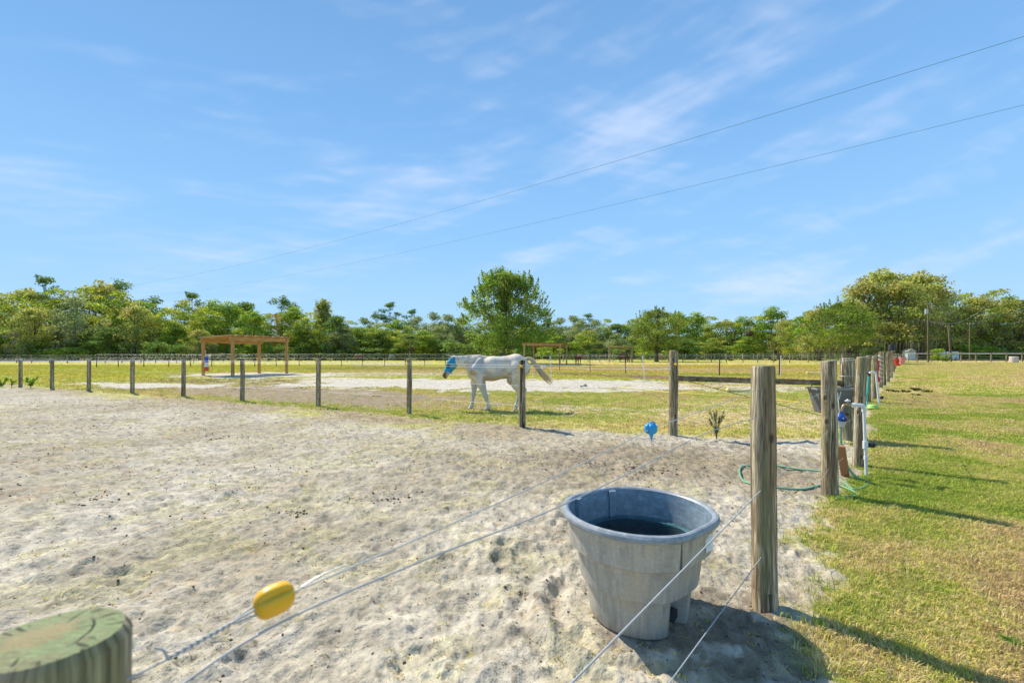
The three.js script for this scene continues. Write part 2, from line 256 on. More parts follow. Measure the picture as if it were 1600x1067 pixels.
function capGeo(post, r, seed) {                              // sawn end as a sub-part, lying on the top ring of the post
  const p = post.attributes.position, seg = 28, n = seg + 1, rings = 1 + 26 + 1, base = p.count - n, cx = post.userData.top, P = [], U = [], I = [];
  const ys = [0, .25, .5, .75, 1]; ys.forEach((q) => { for (let k = 0; k <= seg; k++) { const x = lerp(cx[0], p.getX(base + k), q), z = lerp(cx[2], p.getZ(base + k), q), y = lerp(cx[1] + .002, p.getY(base + k), q) + (q < 1 ? vnoise(x * 60, z * 60, seed) * .0025 + .001 : 0); P.push(x, y, z); U.push(.5 + (x - cx[0]) / r * .48, .5 + (z - cx[2]) / r * .48); } });
  for (let j = 0; j < ys.length - 1; j++) for (let k = 0; k < seg; k++) { const a = j * n + k, b = a + n; I.push(a, a + 1, b, b, a + 1, b + 1); }
  const g = new THREE.BufferGeometry(); g.setAttribute('position', new THREE.Float32BufferAttribute(P, 3)); g.setAttribute('uv', new THREE.Float32BufferAttribute(U, 2)); g.setIndex(I); g.computeVertexNormals(); return g;
}
function span(a, b, sag = .01, n = 7) { const pts = []; for (let i = 0; i <= n; i++) { const t = i / n; pts.push(V(lerp(a[0], b[0], t), lerp(a[1], b[1], t) - sag * 4 * t * (1 - t), lerp(a[2], b[2], t))); } return pts; }
const wireGeo = (pts, r, per = 3, radial = 5) => tube(pts, r, (pts.length - 1) * per, radial);

const mWireNear = std([.40, .42, .43], .6, { metalness: .2 });
// ---------------------------------------------------------------- the near paddock fence: from the mossy post by the camera past the tank and away along the lawn
{
  const f = thing('wire_fence', 'weathered round post and wire fence running past the stock tank and along the lawn', 'fence', [-.56, 0, -.54]);
  // x, z, radius, height, seed, lean
  const posts = [
    [-.565, -.545, .078, 1.158, 11, [0, 0], .03], [1.515, -2.721, .067, 1.43, 12, [-.025, .01], .05], [3.358, -4.804, .075, 1.43, 13, [-.01, 0], .05], [4.585, -6.025, .062, 1.46, 15, [.055, 0], .04],
    [10.851, -13.851, .07, 1.45, 16, [.02, 0], .05], [11.782, -14.8, .075, 1.44, 17, [.03, 0], .05], [16.33, -20.123, .075, 1.6, 18, [0, 0], .05],
    [17.816, -21.765, .08, 1.58, 19, [0, 0], .05], [20.045, -24.239, .085, 1.6, 20, [.03, 0], .05], [24.041, -28.824, .09, 1.75, 21, [0, 0], .05], [31.068, -37, .08, 1.5, 22, [0, 0], .05], [38.754, -46, .08, 1.5, 23, [0, 0], .05], [49.027, -58, .08, 1.5, 24, [0, 0], .05],
  ];
  const geos = posts.map(([x, z, r, h, s, l, ro], i) => {
    const near = i < 4, g = postGeo(x, z, r, h, s, { lean: l, seg: near ? 28 : 14, rings: near ? 26 : 10, rough: ro, foot: i === 1 ? .06 : 0, top: i < 3 });
    const top = g.userData.top, cap = i < 3 ? capGeo(g, r, s) : null, m = part('post', g, i > 3 && i % 2 ? mWoodPale : mWood, f, true);
    if (cap) part('sawn_end', cap, mEnd, m, true);
    if (i === 0) m.userData.label = 'short thick post with green mossy sawn top';
    return top;
  });
  const at = (i, y, off = 0) => { const [x, z, , h, , l] = posts[i], t = clamp(y / h); return [x + l[0] * t + off, y, z + l[1] * t]; };
  // first bay, seen close: cable to the yellow insulator, then thin wire up to the blue one and the post
  const ins = [-0.381, 1.106, -0.729], blue = [0.511, 1.225, -1.673];
  const a0 = at(0, 1.09, .06), a1 = at(1, 1.30);
  const w1 = [V(...a0), V(lerp(a0[0], ins[0], .35), lerp(a0[1], ins[1], .35) - .004, lerp(a0[2], ins[2], .35)), V(lerp(a0[0], ins[0], .8), lerp(a0[1], ins[1], .8), lerp(a0[2], ins[2], .8)), V(...ins)];
  part('wire', tube(w1, .0018, 30, 6), mWireNear, f, true);
  { // the twisted end of the cable: two strands wound round each other, with a stub
    const A = w1[1], B = w1[3], d = B.clone().sub(A), L = d.length(), z = d.clone().normalize(), x = V(0, 1, 0).cross(z).normalize(), y = z.clone().cross(x), strands = [];
    for (const s of [0, Math.PI]) { const pts = []; for (let i = 0; i <= 60; i++) { const t = i / 60, w = t < .62 ? .0024 : .0024 + (t - .62) * .02, an = t < .62 ? t * 52 + s : s + .62 * 52; pts.push(A.clone().addScaledVector(d, t * .93).addScaledVector(x, Math.cos(an) * w).addScaledVector(y, Math.sin(an) * w)); } strands.push(tube(pts, .0013, 120, 5)); }
    strands.push(tube([A.clone(), A.clone().add(V(-.006, .012, 0)), A.clone().add(V(-.016, .016, .002))], .0016, 6, 5));
    part('twisted_wire_end', merge(strands), mWireNear, f, true);
  }
  part('wire', wireGeo(span(ins, blue, .012), .0016), mWireThin, f, true);
  part('wire', wireGeo(span(blue, a1, .004), .0016), mWireThin, f, true);
  { // insulators
    const egg = (len, rad, seed) => { const g = new THREE.SphereGeometry(1, 36, 24), p = g.attributes.position; for (let i = 0; i < p.count; i++) { const x = p.getX(i), y = p.getY(i), z = p.getZ(i), an = Math.atan2(z, y), e = Math.max(Math.abs(x), 1e-3), g1 = Math.exp(-(((an - .9) / .16) ** 2)) + Math.exp(-(((an + 2.24) / .16) ** 2)), body = Math.pow(1 - Math.pow(e, 3.2), .5) / Math.max(Math.hypot(y, z), 1e-4), q = body * (1 - .30 * g1); p.setXYZ(i, x * len, y * q * rad, z * q * rad * .86); } g.computeVertexNormals(); return g; };
    const g = egg(.031, .0245), dir = V(...blue).sub(V(...ins)).normalize(); g.applyQuaternion(new THREE.Quaternion().setFromUnitVectors(V(1, 0, 0), dir)); g.translate(...ins);
    part('insulator', g, mYellow, f, true).userData.label = 'yellow egg shaped insulator on the near wire';
    const loop = tube([[ins[0] + .03, ins[1] + .006, ins[2] - .028], [ins[0] + .052, ins[1] + .014, ins[2] - .05], [ins[0] + .085, ins[1] + .018, ins[2] - .082]], .0016, 10, 5); part('wire_tail', loop, mWire, f, true);
    const b = egg(.021, .024); b.rotateZ(Math.PI / 2); const cone = new THREE.ConeGeometry(.011, .036, 12); cone.rotateX(Math.PI); cone.translate(.002, -.03, 0); const ring = new THREE.TorusGeometry(.008, .003, 8, 16); ring.translate(.004, .018, .004);
    const bl = merge([b, cone, ring]); bl.translate(...blue); part('insulator', bl, mBlue, f, true).userData.label = 'bright blue insulator hanging on the thin top wire';
  }
  const w2 = [at(0, 1.03, .07), [-0.395, 1.072, -0.68], [-0.195, 1.074, -0.926], [0.081, 1.069, -1.225], [0.43, 1.09, -1.6], [0.886, 1.131, -2.1], at(1, 1.13)];
  part('wire', tube(w2, .0021, 90, 6), mWireNear, f, true);
  part('wire', wireGeo(span(at(0, .52, .06), at(1, .70), .0), .0033, 4, 6), mWireNear, f, true);
  part('wire', wireGeo(span(at(0, .16, .06), at(1, .31), .0), .0023, 4, 6), mWireNear, f, true);
  // the other bays
  for (let i = 1; i < posts.length - 1; i++) for (const y of [.3, .7, 1.13]) part('wire', wireGeo(span(at(i, y), at(i + 1, y), .015), i < 4 ? .0016 : .0028), mWireThin, f, true);
  part('wire', wireGeo(span(at(2, 1.42), at(6, 1.5), .06), .003), mWhiteTape, f, true);
  { // white tape wound round one far post
    const [x, z, r] = posts[6], pts = []; for (let i = 0; i <= 90; i++) { const t = i / 90; pts.push(V(x + Math.cos(t * 44) * (r + .012), .25 + t * 1.25, z + Math.sin(t * 44) * (r + .012))); }
    part('wound_tape', tube(pts, .013, 260, 5), mWhiteTape, f, true);
  }
}
// ---------------------------------------------------------------- the cross fence between sand and meadow, with its corner brace
{
  const f = thing('wire_fence', 'row of short round posts with thin wires crossing behind the sand', 'fence', [-2.569, -11.346]);
  const posts = [[-26.51, -22.6, .07, 1.29, 30], [31, 0], [-22.618, -20.912, .07, 1.29, 31], [-20, -19.75, .07, 1.3, 32], [-17.121, -18.388, .068, 1.31, 33], [-14.256, -17.064, .07, 1.31, 34], [-11.422, -15.8, .066, 1.33, 35], [-8.612, -14.51, .066, 1.34, 36], [-5.476, -12.849, .066, 1.35, 37], [-2.569, -11.346, .065, 1.37, 38], [0.211, -9.355, .07, 1.375, 39], [2.953, -8.332, .08, 1.555, 40], [5.749, -7.8, .112, 1.43, 41]].filter((p) => p.length > 3);
  posts.forEach(([x, z, r, h, s], i) => { const m = part('post', postGeo(x, z, r, h, s, { seg: 18, rings: 16, rough: .04, lean: [(hash2(s, 1) - .5) * .04, 0] }), i === posts.length - 1 ? mWoodPale : mWood, f, true); if (i === posts.length - 1) m.userData.label = 'extra thick corner post behind the water pipe'; });
  const at = (i, y, dz = 0) => [posts[i][0], y, posts[i][1] + dz];
  for (let i = 0; i < posts.length - 2; i++) for (const y of [.45, .85, 1.225, 1.275]) part('wire', wireGeo(span(at(i, y, .075), at(i + 1, y, .075), .012), y > 1.2 ? .0036 : .0028), y > 1.2 ? mWhiteTape : mWireThin, f, true);
  const A = posts.at(-2), C = posts.at(-1);
  part('brace_rail', beam([A[0] + .07, 1.055, A[1] + .01], [C[0] - .09, 1.0, C[1] + .01], .09, .095), mWoodDark, f, true);
  part('brace_wire', wireGeo(span([A[0] + .08, 1.05, A[1] + .1], [C[0] - .1, .36, C[1] + .13], .01), .005), mRust, f, true);
  for (const y of [.55, .98]) part('wire', wireGeo(span(at(posts.length - 2, y), at(posts.length - 1, y), .0), .0022), mWireThin, f, true);
  for (const y of [.62, 1.12]) { const w = new THREE.TorusGeometry(.116, .004, 6, 28); w.rotateX(Math.PI / 2); w.translate(C[0], y, C[1]); part('wire_wrap', w, mWire, f, true); }
  const knob = (x, y, z) => { const g = merge([new THREE.CylinderGeometry(.022, .026, .05, 12), new THREE.SphereGeometry(.024, 12, 8).translate(0, .03, 0), new THREE.CylinderGeometry(.032, .032, .012, 12).translate(0, -.018, 0)]); g.rotateX(Math.PI / 2); g.translate(x, y, z); return g; };
  posts.forEach(([x, z, r], i) => { if (i > 6 && i < posts.length - 1) part('insulator', knob(x + (i === posts.length - 2 ? .01 : -.02), i === posts.length - 2 ? 1.313 : 1.25, z + r + .01), mYellow, f, true); });
  const P = posts.at(-3); part('lead_wire', tube([[P[0] - .055, 1.3, P[1] + .08], [P[0] - .06, .9, P[1] + .085], [P[0] - .07, .3, P[1] + .08], [P[0] - .06, .02, P[1] + .09]], .006, 20, 6), mPaleYellow, f, true);
}
// ---------------------------------------------------------------- far fences
function farFence(name, label, a, b, n, r, h, mat, wires, wireMat, wr, seed, square) {
  const f = thing(name, label, 'fence', [a[0], 0, a[1]]), at = (t, y) => [lerp(a[0], b[0], t), y, lerp(a[1], b[1], t)], R = rng(seed);
  for (let i = 0; i <= n; i++) { const t = (i + (i && i < n ? (R() - .5) * .25 : 0)) / n, p = at(t, 0), hh = h * (1 + (R() - .5) * .08); part('post', square ? beam([p[0], -.1, p[2]], [p[0] + (R() - .5) * .04, hh, p[2]], r * 2, r * 1.6) : bar([p[0], -.1, p[2]], [p[0] + (R() - .5) * .16, hh, p[2]], r, 8, r * .95), mat, f, true); }
  for (const y of wires) part('wire', wireGeo(span(at(0, y), at(1, y), 0, 12), wr, 1, 4), wireMat, f, true);
  return f;
}
farFence('pasture_fence', 'far fence of thin dark stakes with white top tape behind the timber shelter', [-47.539, -52], [-6.013, -57], 17, .045, 1.42, mRust, [.55, 1.0, 1.46], mWhiteTape, .009, 5);
farFence('roadside_fence', 'grey post and wire mesh fence in front of the woods at the far left', [-91.927, -76], [-48.917, -74], 14, .075, 1.45, mWoodPale, [.3, .55, .8, 1.05, 1.3], mWire, .008, 6);
farFence('pasture_fence', 'far wire fence in front of the woods behind the grazing dark horses', [-56.709, -84], [10.352, -92], 24, .06, 1.45, mWoodDark, [.4, .75, 1.1, 1.4], mWire, .006, 7);
farFence('stake_fence', 'widely spaced rusty dark stakes with thin wires behind the mulch strip', [2.268, -44.8], [8.887, -35.5], 3, .036, 1.42, mRust, [.5, .95, 1.35], mWireThin, .005, 8);
farFence('stake_fence', 'three tall rusty stakes between the mulch strip and the brace rail', [14.309, -31.4], [23.195, -31], 2, .045, 1.5, mRust, [.5, .95, 1.35], mWireThin, .005, 9);
farFence('pasture_fence', 'row of grey timber posts across the right pasture behind the second shade tree', [9.902, -88], [60.759, -72], 22, .085, 1.6, mWoodPale, [.4, .8, 1.2, 1.5], mWireThin, .012, 10);
farFence('pasture_fence', 'farthest post and wire fence right under the trees behind the golden pasture', [15.949, -108], [83.713, -96], 34, .08, 1.6, mWoodPale, [.3, .6, .9, 1.2, 1.5], mWire, .012, 11);
const mRail = std([.62, .60, .54], .9);
{ // rail fence across the end of the lawn
  const f = thing('rail_fence', 'grey wooden rail fence across the far end of the lawn on the right', 'fence', [75.747, -88]), n = 12, A = [79.19, -92], B = [106.329, -84], at = (t, y) => [lerp(A[0], B[0], t), y, lerp(A[1], B[1], t)];
  for (let i = 0; i <= n; i++) { const p = at(i / n, 0); part('post', postGeo(p[0], p[2], .11, 1.62 + hash2(i, 4) * .12, 300 + i, { seg: 10, rings: 5 }), mWoodPale, f, true); }
  for (let i = 0; i < n; i++) { const a = at(i / n, 1.56), b = at((i + 1) / n, 1.56); part('rail', bar(a, [b[0], b[1] + (hash2(i, 2) - .5) * .05, b[2]], .085, 8), mRail, f, true); }
  const m = at(.5, 0); for (const y of [.5, .95]) part('wire', wireGeo(span(at(0, y), at(1, y), 0, 12), .012, 1, 4), mWire, f, true);
}
// fibreglass step-in stakes
[[[7.08, -24.2], -.14, 'white plastic stake leaning beside the mulch strip left of the tall timber post'], [[17.485, -29.6], .02, 'upright white plastic stake behind the gap between the two big posts'], [[2.32, -26.6], -.1, 'white plastic stake behind the tail of the white horse']].forEach(([p, lean, label]) => {
  const s = thing('plastic_stake', label, 'stake', [p[0], 0, p[1]], 0, 'white electric fence stakes');
  part('shaft', bar([0, -.1, 0], [lean, 1.42, 0], .02, 8, .016), mWhiteTape, s); part('foot_plate', beam([-.1, .12, 0], [.06, .12, 0], .035, .03), mWhiteTape, s); for (const y of [.5, .9, 1.3]) part('hook', new THREE.TorusGeometry(.028, .008, 6, 12).translate(lean * y / 1.42 + .03, y, .01), mWhiteTape, s);
});

// ---------------------------------------------------------------- stock tank with water
{
  const TX = .735, TZ = -2.655, t = thing('stock_tank', 'round grey plastic stock tank with stepped sides standing on the sand', 'water tank', [TX, 0, TZ]);
  const flatA = 50 * Math.PI / 180, flatB = flatA + Math.PI + .12;    // angles from +x towards the camera: the panel with the drain, and the one opposite
  const dAng = (a, b) => { let d = a - b; while (d > Math.PI) d -= 2 * Math.PI; while (d < -Math.PI) d += 2 * Math.PI; return d; };
  const round = (an, r, inset = 1) => { let q = r; for (const f of [flatA, flatB]) { const d = dAng(an, f), hw = .40; if (Math.abs(d) < .62) q -= r * .07 * (.5 + .5 * Math.cos(Math.PI * d / .62)); } return q; };
  const N = 240, lift = .0;
  // outside profile: height, radius, 1 where the drain recess cuts in
  const out = [[.0, .268, 1], [.012, .276, 1], [.10, .286, 1], [.19, .296, 1], [.203, .299, 1], [.214, .318, 0], [.222, .331, 0], [.30, .342, 0], [.385, .352, 0], [.396, .357, 0], [.404, .386, 0], [.412, .396, 0], [.48, .402, 0], [.555, .408, 0], [.565, .412, 0], [.563, .428, 0], [.568, .437, 0], [.580, .442, 0], [.592, .440, 0], [.602, .432, 0], [.606, .420, 0], [.603, .408, 0], [.595, .400, 0], [.55, .396, 0], [.42, .388, 0], [.408, .376, 0], [.40, .346, 0], [.30, .334, 0], [.22, .322, 0], [.215, .284, 1], [.05, .262, 1], [.04, .25, 1], [.04, .001, 0]];
  const skin = (rows, cut0) => { const P = [], U = [], I = []; rows.forEach(([y, r, cut]) => { for (let k = 0; k <= N; k++) { const an = k / N * Math.PI * 2; let q = r > .3 || cut ? round(an, r) : r; if (cut) { const d = Math.abs(dAng(an, flatA)); q -= .085 * sstep(.36, .30, d) * (y < .2 ? 1 : .96); } if (r > .02) q *= 1 + .0022 * fbm(Math.cos(an) * 2, Math.sin(an) * 2 + y * 3, 3, 4); P.push(Math.cos(an) * q, y, Math.sin(an) * q); U.push(an * .42, y); } });
    const n = N + 1; for (let j = 0; j < rows.length - 1; j++) for (let k = 0; k < N; k++) { const a = j * n + k, b = a + n; I.push(a, b, a + 1, b, b + 1, a + 1); }
    const g = new THREE.BufferGeometry(); g.setAttribute('position', new THREE.Float32BufferAttribute(P, 3)); g.setAttribute('uv', new THREE.Float32BufferAttribute(U, 2)); g.setIndex(I); return toCreasedNormals(g, .5); };
  const plastic = noiseTexture(1024, 512, (u, v) => { const run = tfbm(u, v * .12, 40, 4, 401), sc = tfbm(u, v, 10, 5, 411), fine = tfbm(u, v, 90, 3, 421); const k = .60 + run * .09 + sc * .05 + fine * .05, dirt = sstep(.02, .5, sc + run * .5); return [lerp(k, .58, dirt * .35), lerp(k * 1.0, .54, dirt * .35), lerp(k * .98, .46, dirt * .35)]; }, true);
  const scuff = noiseTexture(1024, 512, (u, v) => { const k = .80 + tfbm(u * .3, v, 40, 4, 451) * .09 + tfbm(u, v, 60, 3, 455) * .10 + sstep(.24, .4, tfbm(u * .25, v, 70, 3, 461)) * .08; return [k, k, k]; }, true), mRimSkyBlue = std([.40, .46, .50], .42, { map: scuff }), mInSkyBlue = std([.34, .46, .55], .5, { map: scuff });  // one grey plastic; blue skylight is put into the rim and inside colours
  const mTank = std([1.26, 1.2, 1.08], .45, { map: plastic, bumpMap: noiseTexture(512, 512, (u, v) => .5 + tfbm(u, v, 60, 4, 431) * .5), bumpScale: .0012 });
  part('outer_wall', skin(out.slice(0, 15)), mTank, t); part('rim', skin(out.slice(14, 23)), mRimSkyBlue, t); part('inner_wall', skin(out.slice(22)), mInSkyBlue, t);
  // moulded grips on the rim and the ledges inside the drain panel
  const onRim = (an, r, y, w, h, d) => { const b = beam([0, 0, -w / 2], [0, 0, w / 2], d, h); b.rotateY(-an); b.translate(Math.cos(an) * r, y, Math.sin(an) * r); return b; };
  for (const a of [flatB - .40, flatB + .40]) part('rib', onRim(a, .378, .50, .045, .18, .024), mInSkyBlue, t);
    for (const a of [flatA - .3, flatA + .26]) part('ledge', onRim(a, .325, .455, .13, .05, .06), mTank, t);
  const plug = merge([new THREE.CylinderGeometry(.03, .03, .05, 20), new THREE.CylinderGeometry(.043, .043, .018, 6).translate(0, .03, 0)]); plug.rotateX(Math.PI / 2); plug.rotateY(-flatA + Math.PI / 2); plug.translate(Math.cos(flatA) * .19, .075, Math.sin(flatA) * .19); part('drain_plug', plug, mBlack, t);
  const seam = onRim(flatA + .41, round(flatA + .41, .404), .485, .006, .15, .010); part('panel_seam', seam, std([.10, .11, .11], .6), t);
  { // the maker's sticker, its print too worn to read
    const c = document.createElement('canvas'); c.width = 128; c.height = 128; const q = c.getContext('2d'); q.fillStyle = '#e4e8ea'; q.fillRect(0, 0, 128, 128); q.fillStyle = '#b9c2c8'; for (let i = 0; i < 5; i++) q.fillRect(14, 18 + i * 20, 96 - (i * 37) % 40, 6);
    const tex = new THREE.CanvasTexture(c); tex.colorSpace = THREE.SRGBColorSpace; const an = flatA - .27, rr = round(an, .4035) + .0035, s = new THREE.BoxGeometry(.075, .085, .002); s.rotateX(-.05); s.rotateY(Math.PI / 2 - flatA); s.translate(Math.cos(an) * rr, .49, Math.sin(an) * rr);
    part('sticker', s, std([1, 1, 1], .5, { map: tex }), t).userData.label = 'worn pale sticker below the rim';
  }
  // water: a body of water down to the floor of the tub
  const WP = [], WI = [], prof = [[.222, .001], [.222, .1], [.222, .26], [.222, .325], [.30, .338], [.398, .349], [.407, .380], [.425, .391], [.4255, .37], [.4255, .2], [.4255, .001]];
  prof.forEach(([y, r]) => { for (let k = 0; k <= 96; k++) { const an = k / 96 * Math.PI * 2, q = r > .3 ? round(an, r) : r; WP.push(Math.cos(an) * q, y, Math.sin(an) * q); } });
  for (let j = 0; j < prof.length - 1; j++) for (let k = 0; k < 96; k++) { const a = j * 97 + k, b = a + 97; WI.push(a, b, a + 1, b, b + 1, a + 1); }
  const wg = new THREE.BufferGeometry(); wg.setAttribute('position', new THREE.Float32BufferAttribute(WP, 3)); wg.setAttribute('uv', new THREE.Float32BufferAttribute(WP.flatMap((v, i) => (i % 3 === 1 ? [] : [v * 2])), 2)); wg.setIndex(WI); wg.computeVertexNormals();
  const mw = new THREE.MeshPhysicalMaterial({ color: 0xffffff, transmission: 1, roughness: .03, ior: 1.33, thickness: .3, attenuationColor: lin(.07, .36, .40), attenuationDistance: .13, bumpMap: noiseTexture(256, 256, (u, v) => .5 + tfbm(u, v, 6, 4, 441) * .5), bumpScale: .004 });
  const w = solo('tank_water', wg, mw, 'dark green water standing in the grey stock tank', 'water', null, [TX, 0, TZ]);
}

// ---------------------------------------------------------------- horses
const smin = (a, b, k) => { const h = clamp(.5 + .5 * (b - a) / k); return lerp(b, a, h) - k * h * (1 - h); };
function capsule(x, y, z, c) {                               // tapered capsule; c = [ax,ay,az,ra, bx,by,bz,rb, flatten]
  const f = c[8] ?? 1, dx = c[4] - c[0], dy = c[5] - c[1], dz = (c[6] - c[2]) * f, px = x - c[0], py = y - c[1], pz = (z - c[2]) * f, t = clamp((px * dx + py * dy + pz * dz) / (dx * dx + dy * dy + dz * dz));
  return Math.hypot(px - dx * t, py - dy * t, pz - dz * t) - lerp(c[3], c[7], t);
}
function solid(fn, lo, hi, res) {                             // mesh of the zero surface of fn inside a box
  const mc = new MarchingCubes(res, new THREE.MeshBasicMaterial(), false, false, 160000), half = res / 2, c = lo.map((v, i) => (v + hi[i]) / 2), s = lo.map((v, i) => (hi[i] - v) / 2);
  mc.isolation = 0;
  for (let k = 0; k < res; k++) for (let j = 0; j < res; j++) for (let i = 0; i < res; i++) mc.field[i + j * res + k * res * res] = -fn(c[0] + (i - half) / half * s[0], c[1] + (j - half) / half * s[1], c[2] + (k - half) / half * s[2]);
  mc.update();
  let g = new THREE.BufferGeometry(); const n = mc.count, P = new Float32Array(n * 3);
  for (let i = 0; i < n; i++) for (let a = 0; a < 3; a++) P[i * 3 + a] = c[a] + mc.positionArray[i * 3 + a] * s[a];
  g.setAttribute('position', new THREE.BufferAttribute(P, 3)); g = mergeVertices(g, 1e-5);
  const p = g.attributes.position, ix = g.index.array; let vol = 0;
  for (let i = 0; i < ix.length; i += 3) { const a = V().fromBufferAttribute(p, ix[i]), b = V().fromBufferAttribute(p, ix[i + 1]), d = V().fromBufferAttribute(p, ix[i + 2]); vol += a.dot(b.cross(d)); }
  if (vol < 0) for (let i = 0; i < ix.length; i += 3) { const q = ix[i + 1]; ix[i + 1] = ix[i + 2]; ix[i + 2] = q; }
  g.computeVertexNormals(); return g;
}
// the animal faces -x, z is its near side; legs: [elbow or stifle, knee or hock, fetlock, hoof]
function horseField({ neck, head, fore, hind, ears }) {
  const trunk = [[-.55, 1.10, 0, .275, -.2, 1.115, 0, .318, 1.22], [-.2, 1.115, 0, .318, .2, 1.16, 0, .288, 1.2], [.2, 1.16, 0, .288, .44, 1.205, 0, .295, 1.16], [.44, 1.205, 0, .295, .60, 1.14, 0, .235, 1.1], [-.60, 1.30, 0, .16, -.40, 1.335, 0, .135, 1.5], [-.66, 1.02, 0, .20, -.50, .94, 0, .2, 1.1], [.52, 1.3, 0, .17, .66, 1.30, 0, .08, 1.2]];
  const limbs = [];
  fore.forEach(([e, k, f, h], i) => { const z = i ? -.155 : .155; limbs.push([-.60, 1.08, z * .8, .17, e[0], e[1], z, .112], [e[0], e[1], z, .112, lerp(e[0], k[0], .9), lerp(e[1], k[1], .9), z * .95, .055], [lerp(e[0], k[0], .9), lerp(e[1], k[1], .9), z * .95, .058, k[0], k[1], z * .95, .053], [k[0], k[1], z * .95, .05, f[0], f[1], z * .95, .034], [f[0], f[1], z * .95, .044, f[0], f[1] - .005, z * .95, .044], [f[0], f[1], z * .95, .04, lerp(f[0], h[0], .6), lerp(f[1], h[1], .55), z * .95, .035], [lerp(f[0], h[0], .6), lerp(f[1], h[1], .5) + .005, z * .95, .042, h[0], h[1] + .03, z * .95, .058]); });
  hind.forEach(([s, k, f, h], i) => { const z = i ? -.15 : .15; limbs.push([.46, 1.14, z * .9, .22, s[0], s[1], z, .15], [.56, 1.05, z * .9, .19, lerp(s[0], k[0], .55), lerp(s[1], k[1], .55), z, .10], [s[0], s[1], z, .145, k[0], k[1], z, .058], [k[0] + .02, k[1] + .03, z, .052, k[0], k[1] - .03, z, .05], [k[0], k[1], z, .05, f[0], f[1], z, .036], [f[0], f[1], z, .046, f[0], f[1] - .004, z, .046], [f[0], f[1], z, .042, lerp(f[0], h[0], .6), lerp(f[1], h[1], .55), z, .036], [lerp(f[0], h[0], .6), lerp(f[1], h[1], .5) + .005, z, .042, h[0], h[1] + .03, z, .058]); });
  const fn = (x, y, z) => {
    let d = 9; for (const c of trunk) d = smin(d, capsule(x, y, z, c), .06);
    let n = 9; for (const c of neck) n = smin(n, capsule(x, y, z, c), .05); d = smin(d, n, .09);
    d = Math.min(d, smin(d, capsule(x, y, Math.abs(z), [-.70, 1.06, .17, .10, -.50, 1.34, .11, .07]), .03), smin(d, capsule(x, y, Math.abs(z), [.34, 1.02, .17, .13, .52, 1.2, .14, .12]), .03));
    let h = 9; for (const c of head) h = smin(h, capsule(x, y, z, c), .03); d = smin(d, h, .045);
    for (const c of ears) d = smin(d, capsule(x, y, z, c), .012);
    for (const c of limbs) d = smin(d, capsule(x, y, z, c), .04);
    d -= .006 * (Math.sin(x * 9 + y * 4) * Math.sin(y * 7 - x * 3)) * (y > .7 ? 1 : 0);
    return y < .002 ? Math.max(d, .002 - y) : d;
  };
  return fn;
}
const strand = (pts, r, seg = 5) => { const c = new THREE.CatmullRomCurve3(pts), P = [], I = [], fr = c.computeFrenetFrames(seg, false); for (let i = 0; i <= seg; i++) { const t = i / seg, p = c.getPoint(t), q = r * (1 - t * .75); for (let k = 0; k < 4; k++) { const a = k * Math.PI / 2, v = p.clone().addScaledVector(fr.normals[i], Math.cos(a) * q).addScaledVector(fr.binormals[i], Math.sin(a) * q); P.push(v.x, v.y, v.z); } } for (let i = 0; i < seg; i++) for (let k = 0; k < 4; k++) { const a = i * 4 + k, b = i * 4 + (k + 1) % 4; I.push(a, b, a + 4, b, b + 4, a + 4); } const g = new THREE.BufferGeometry(); g.setAttribute('position', new THREE.Float32BufferAttribute(P, 3)); g.setIndex(I); g.computeVertexNormals(); return g; };
function coat(g, fn) { const p = g.attributes.position, C = new Float32Array(p.count * 3); for (let i = 0; i < p.count; i++) C.set(fn(p.getX(i), p.getY(i), p.getZ(i)), i * 3); g.setAttribute('color', new THREE.BufferAttribute(C, 3)); return g; }
const mCoat = new THREE.MeshPhysicalMaterial({ vertexColors: true, roughness: .62, sheen: .25, sheenColor: lin(.8, .75, .65), sheenRoughness: .5 });
const upright = {
  neck: [[-.58, 1.24, 0, .235, -.90, 1.285, 0, .165, 1.5], [-.90, 1.285, 0, .165, -1.19, 1.345, 0, .108, 1.4]],
  head: [[-1.21, 1.345, 0, .108, -1.265, 1.23, 0, .125, 1.25], [-1.265, 1.23, 0, .125, -1.37, 1.05, 0, .082, 1.15], [-1.37, 1.05, 0, .082, -1.445, .94, 0, .066, 1], [-1.445, .94, 0, .062, -1.43, .915, 0, .058, 1]],
  ears: [[-1.25, 1.41, .055, .034, -1.40, 1.485, .075, .012, 1], [-1.25, 1.41, -.055, .034, -1.385, 1.495, -.075, .012, 1]],
};
const grazing = {
  neck: [[-.58, 1.20, 0, .23, -.86, .88, 0, .165, 1.5], [-.86, .88, 0, .165, -1.07, .58, 0, .11, 1.4]],
  head: [[-1.08, .56, 0, .11, -1.10, .43, 0, .12, 1.25], [-1.10, .43, 0, .12, -1.15, .22, 0, .08, 1.15], [-1.15, .22, 0, .08, -1.18, .10, 0, .065, 1]],
  ears: [[-1.11, .64, .05, .032, -1.2, .74, .08, .012, 1], [-1.11, .64, -.05, .032, -1.2, .74, -.08, .012, 1]],
};
const legsWalk = { fore: [[[-.47, .72], [-.345, .375], [-.265, .115], [-.305, 0]], [[-.66, .76], [-.70, .42], [-.735, .125], [-.80, 0]]], hind: [[[.36, .84], [.545, .50], [.45, .16], [.425, 0]], [[.42, .84], [.665, .52], [.665, .13], [.62, 0]]] };
const legsStand = { fore: [[[-.55, .74], [-.56, .40], [-.56, .115], [-.60, 0]], [[-.50, .74], [-.48, .40], [-.47, .115], [-.51, 0]]], hind: [[[.40, .84], [.62, .51], [.61, .13], [.57, 0]], [[.36, .84], [.54, .51], [.52, .13], [.48, 0]]] };
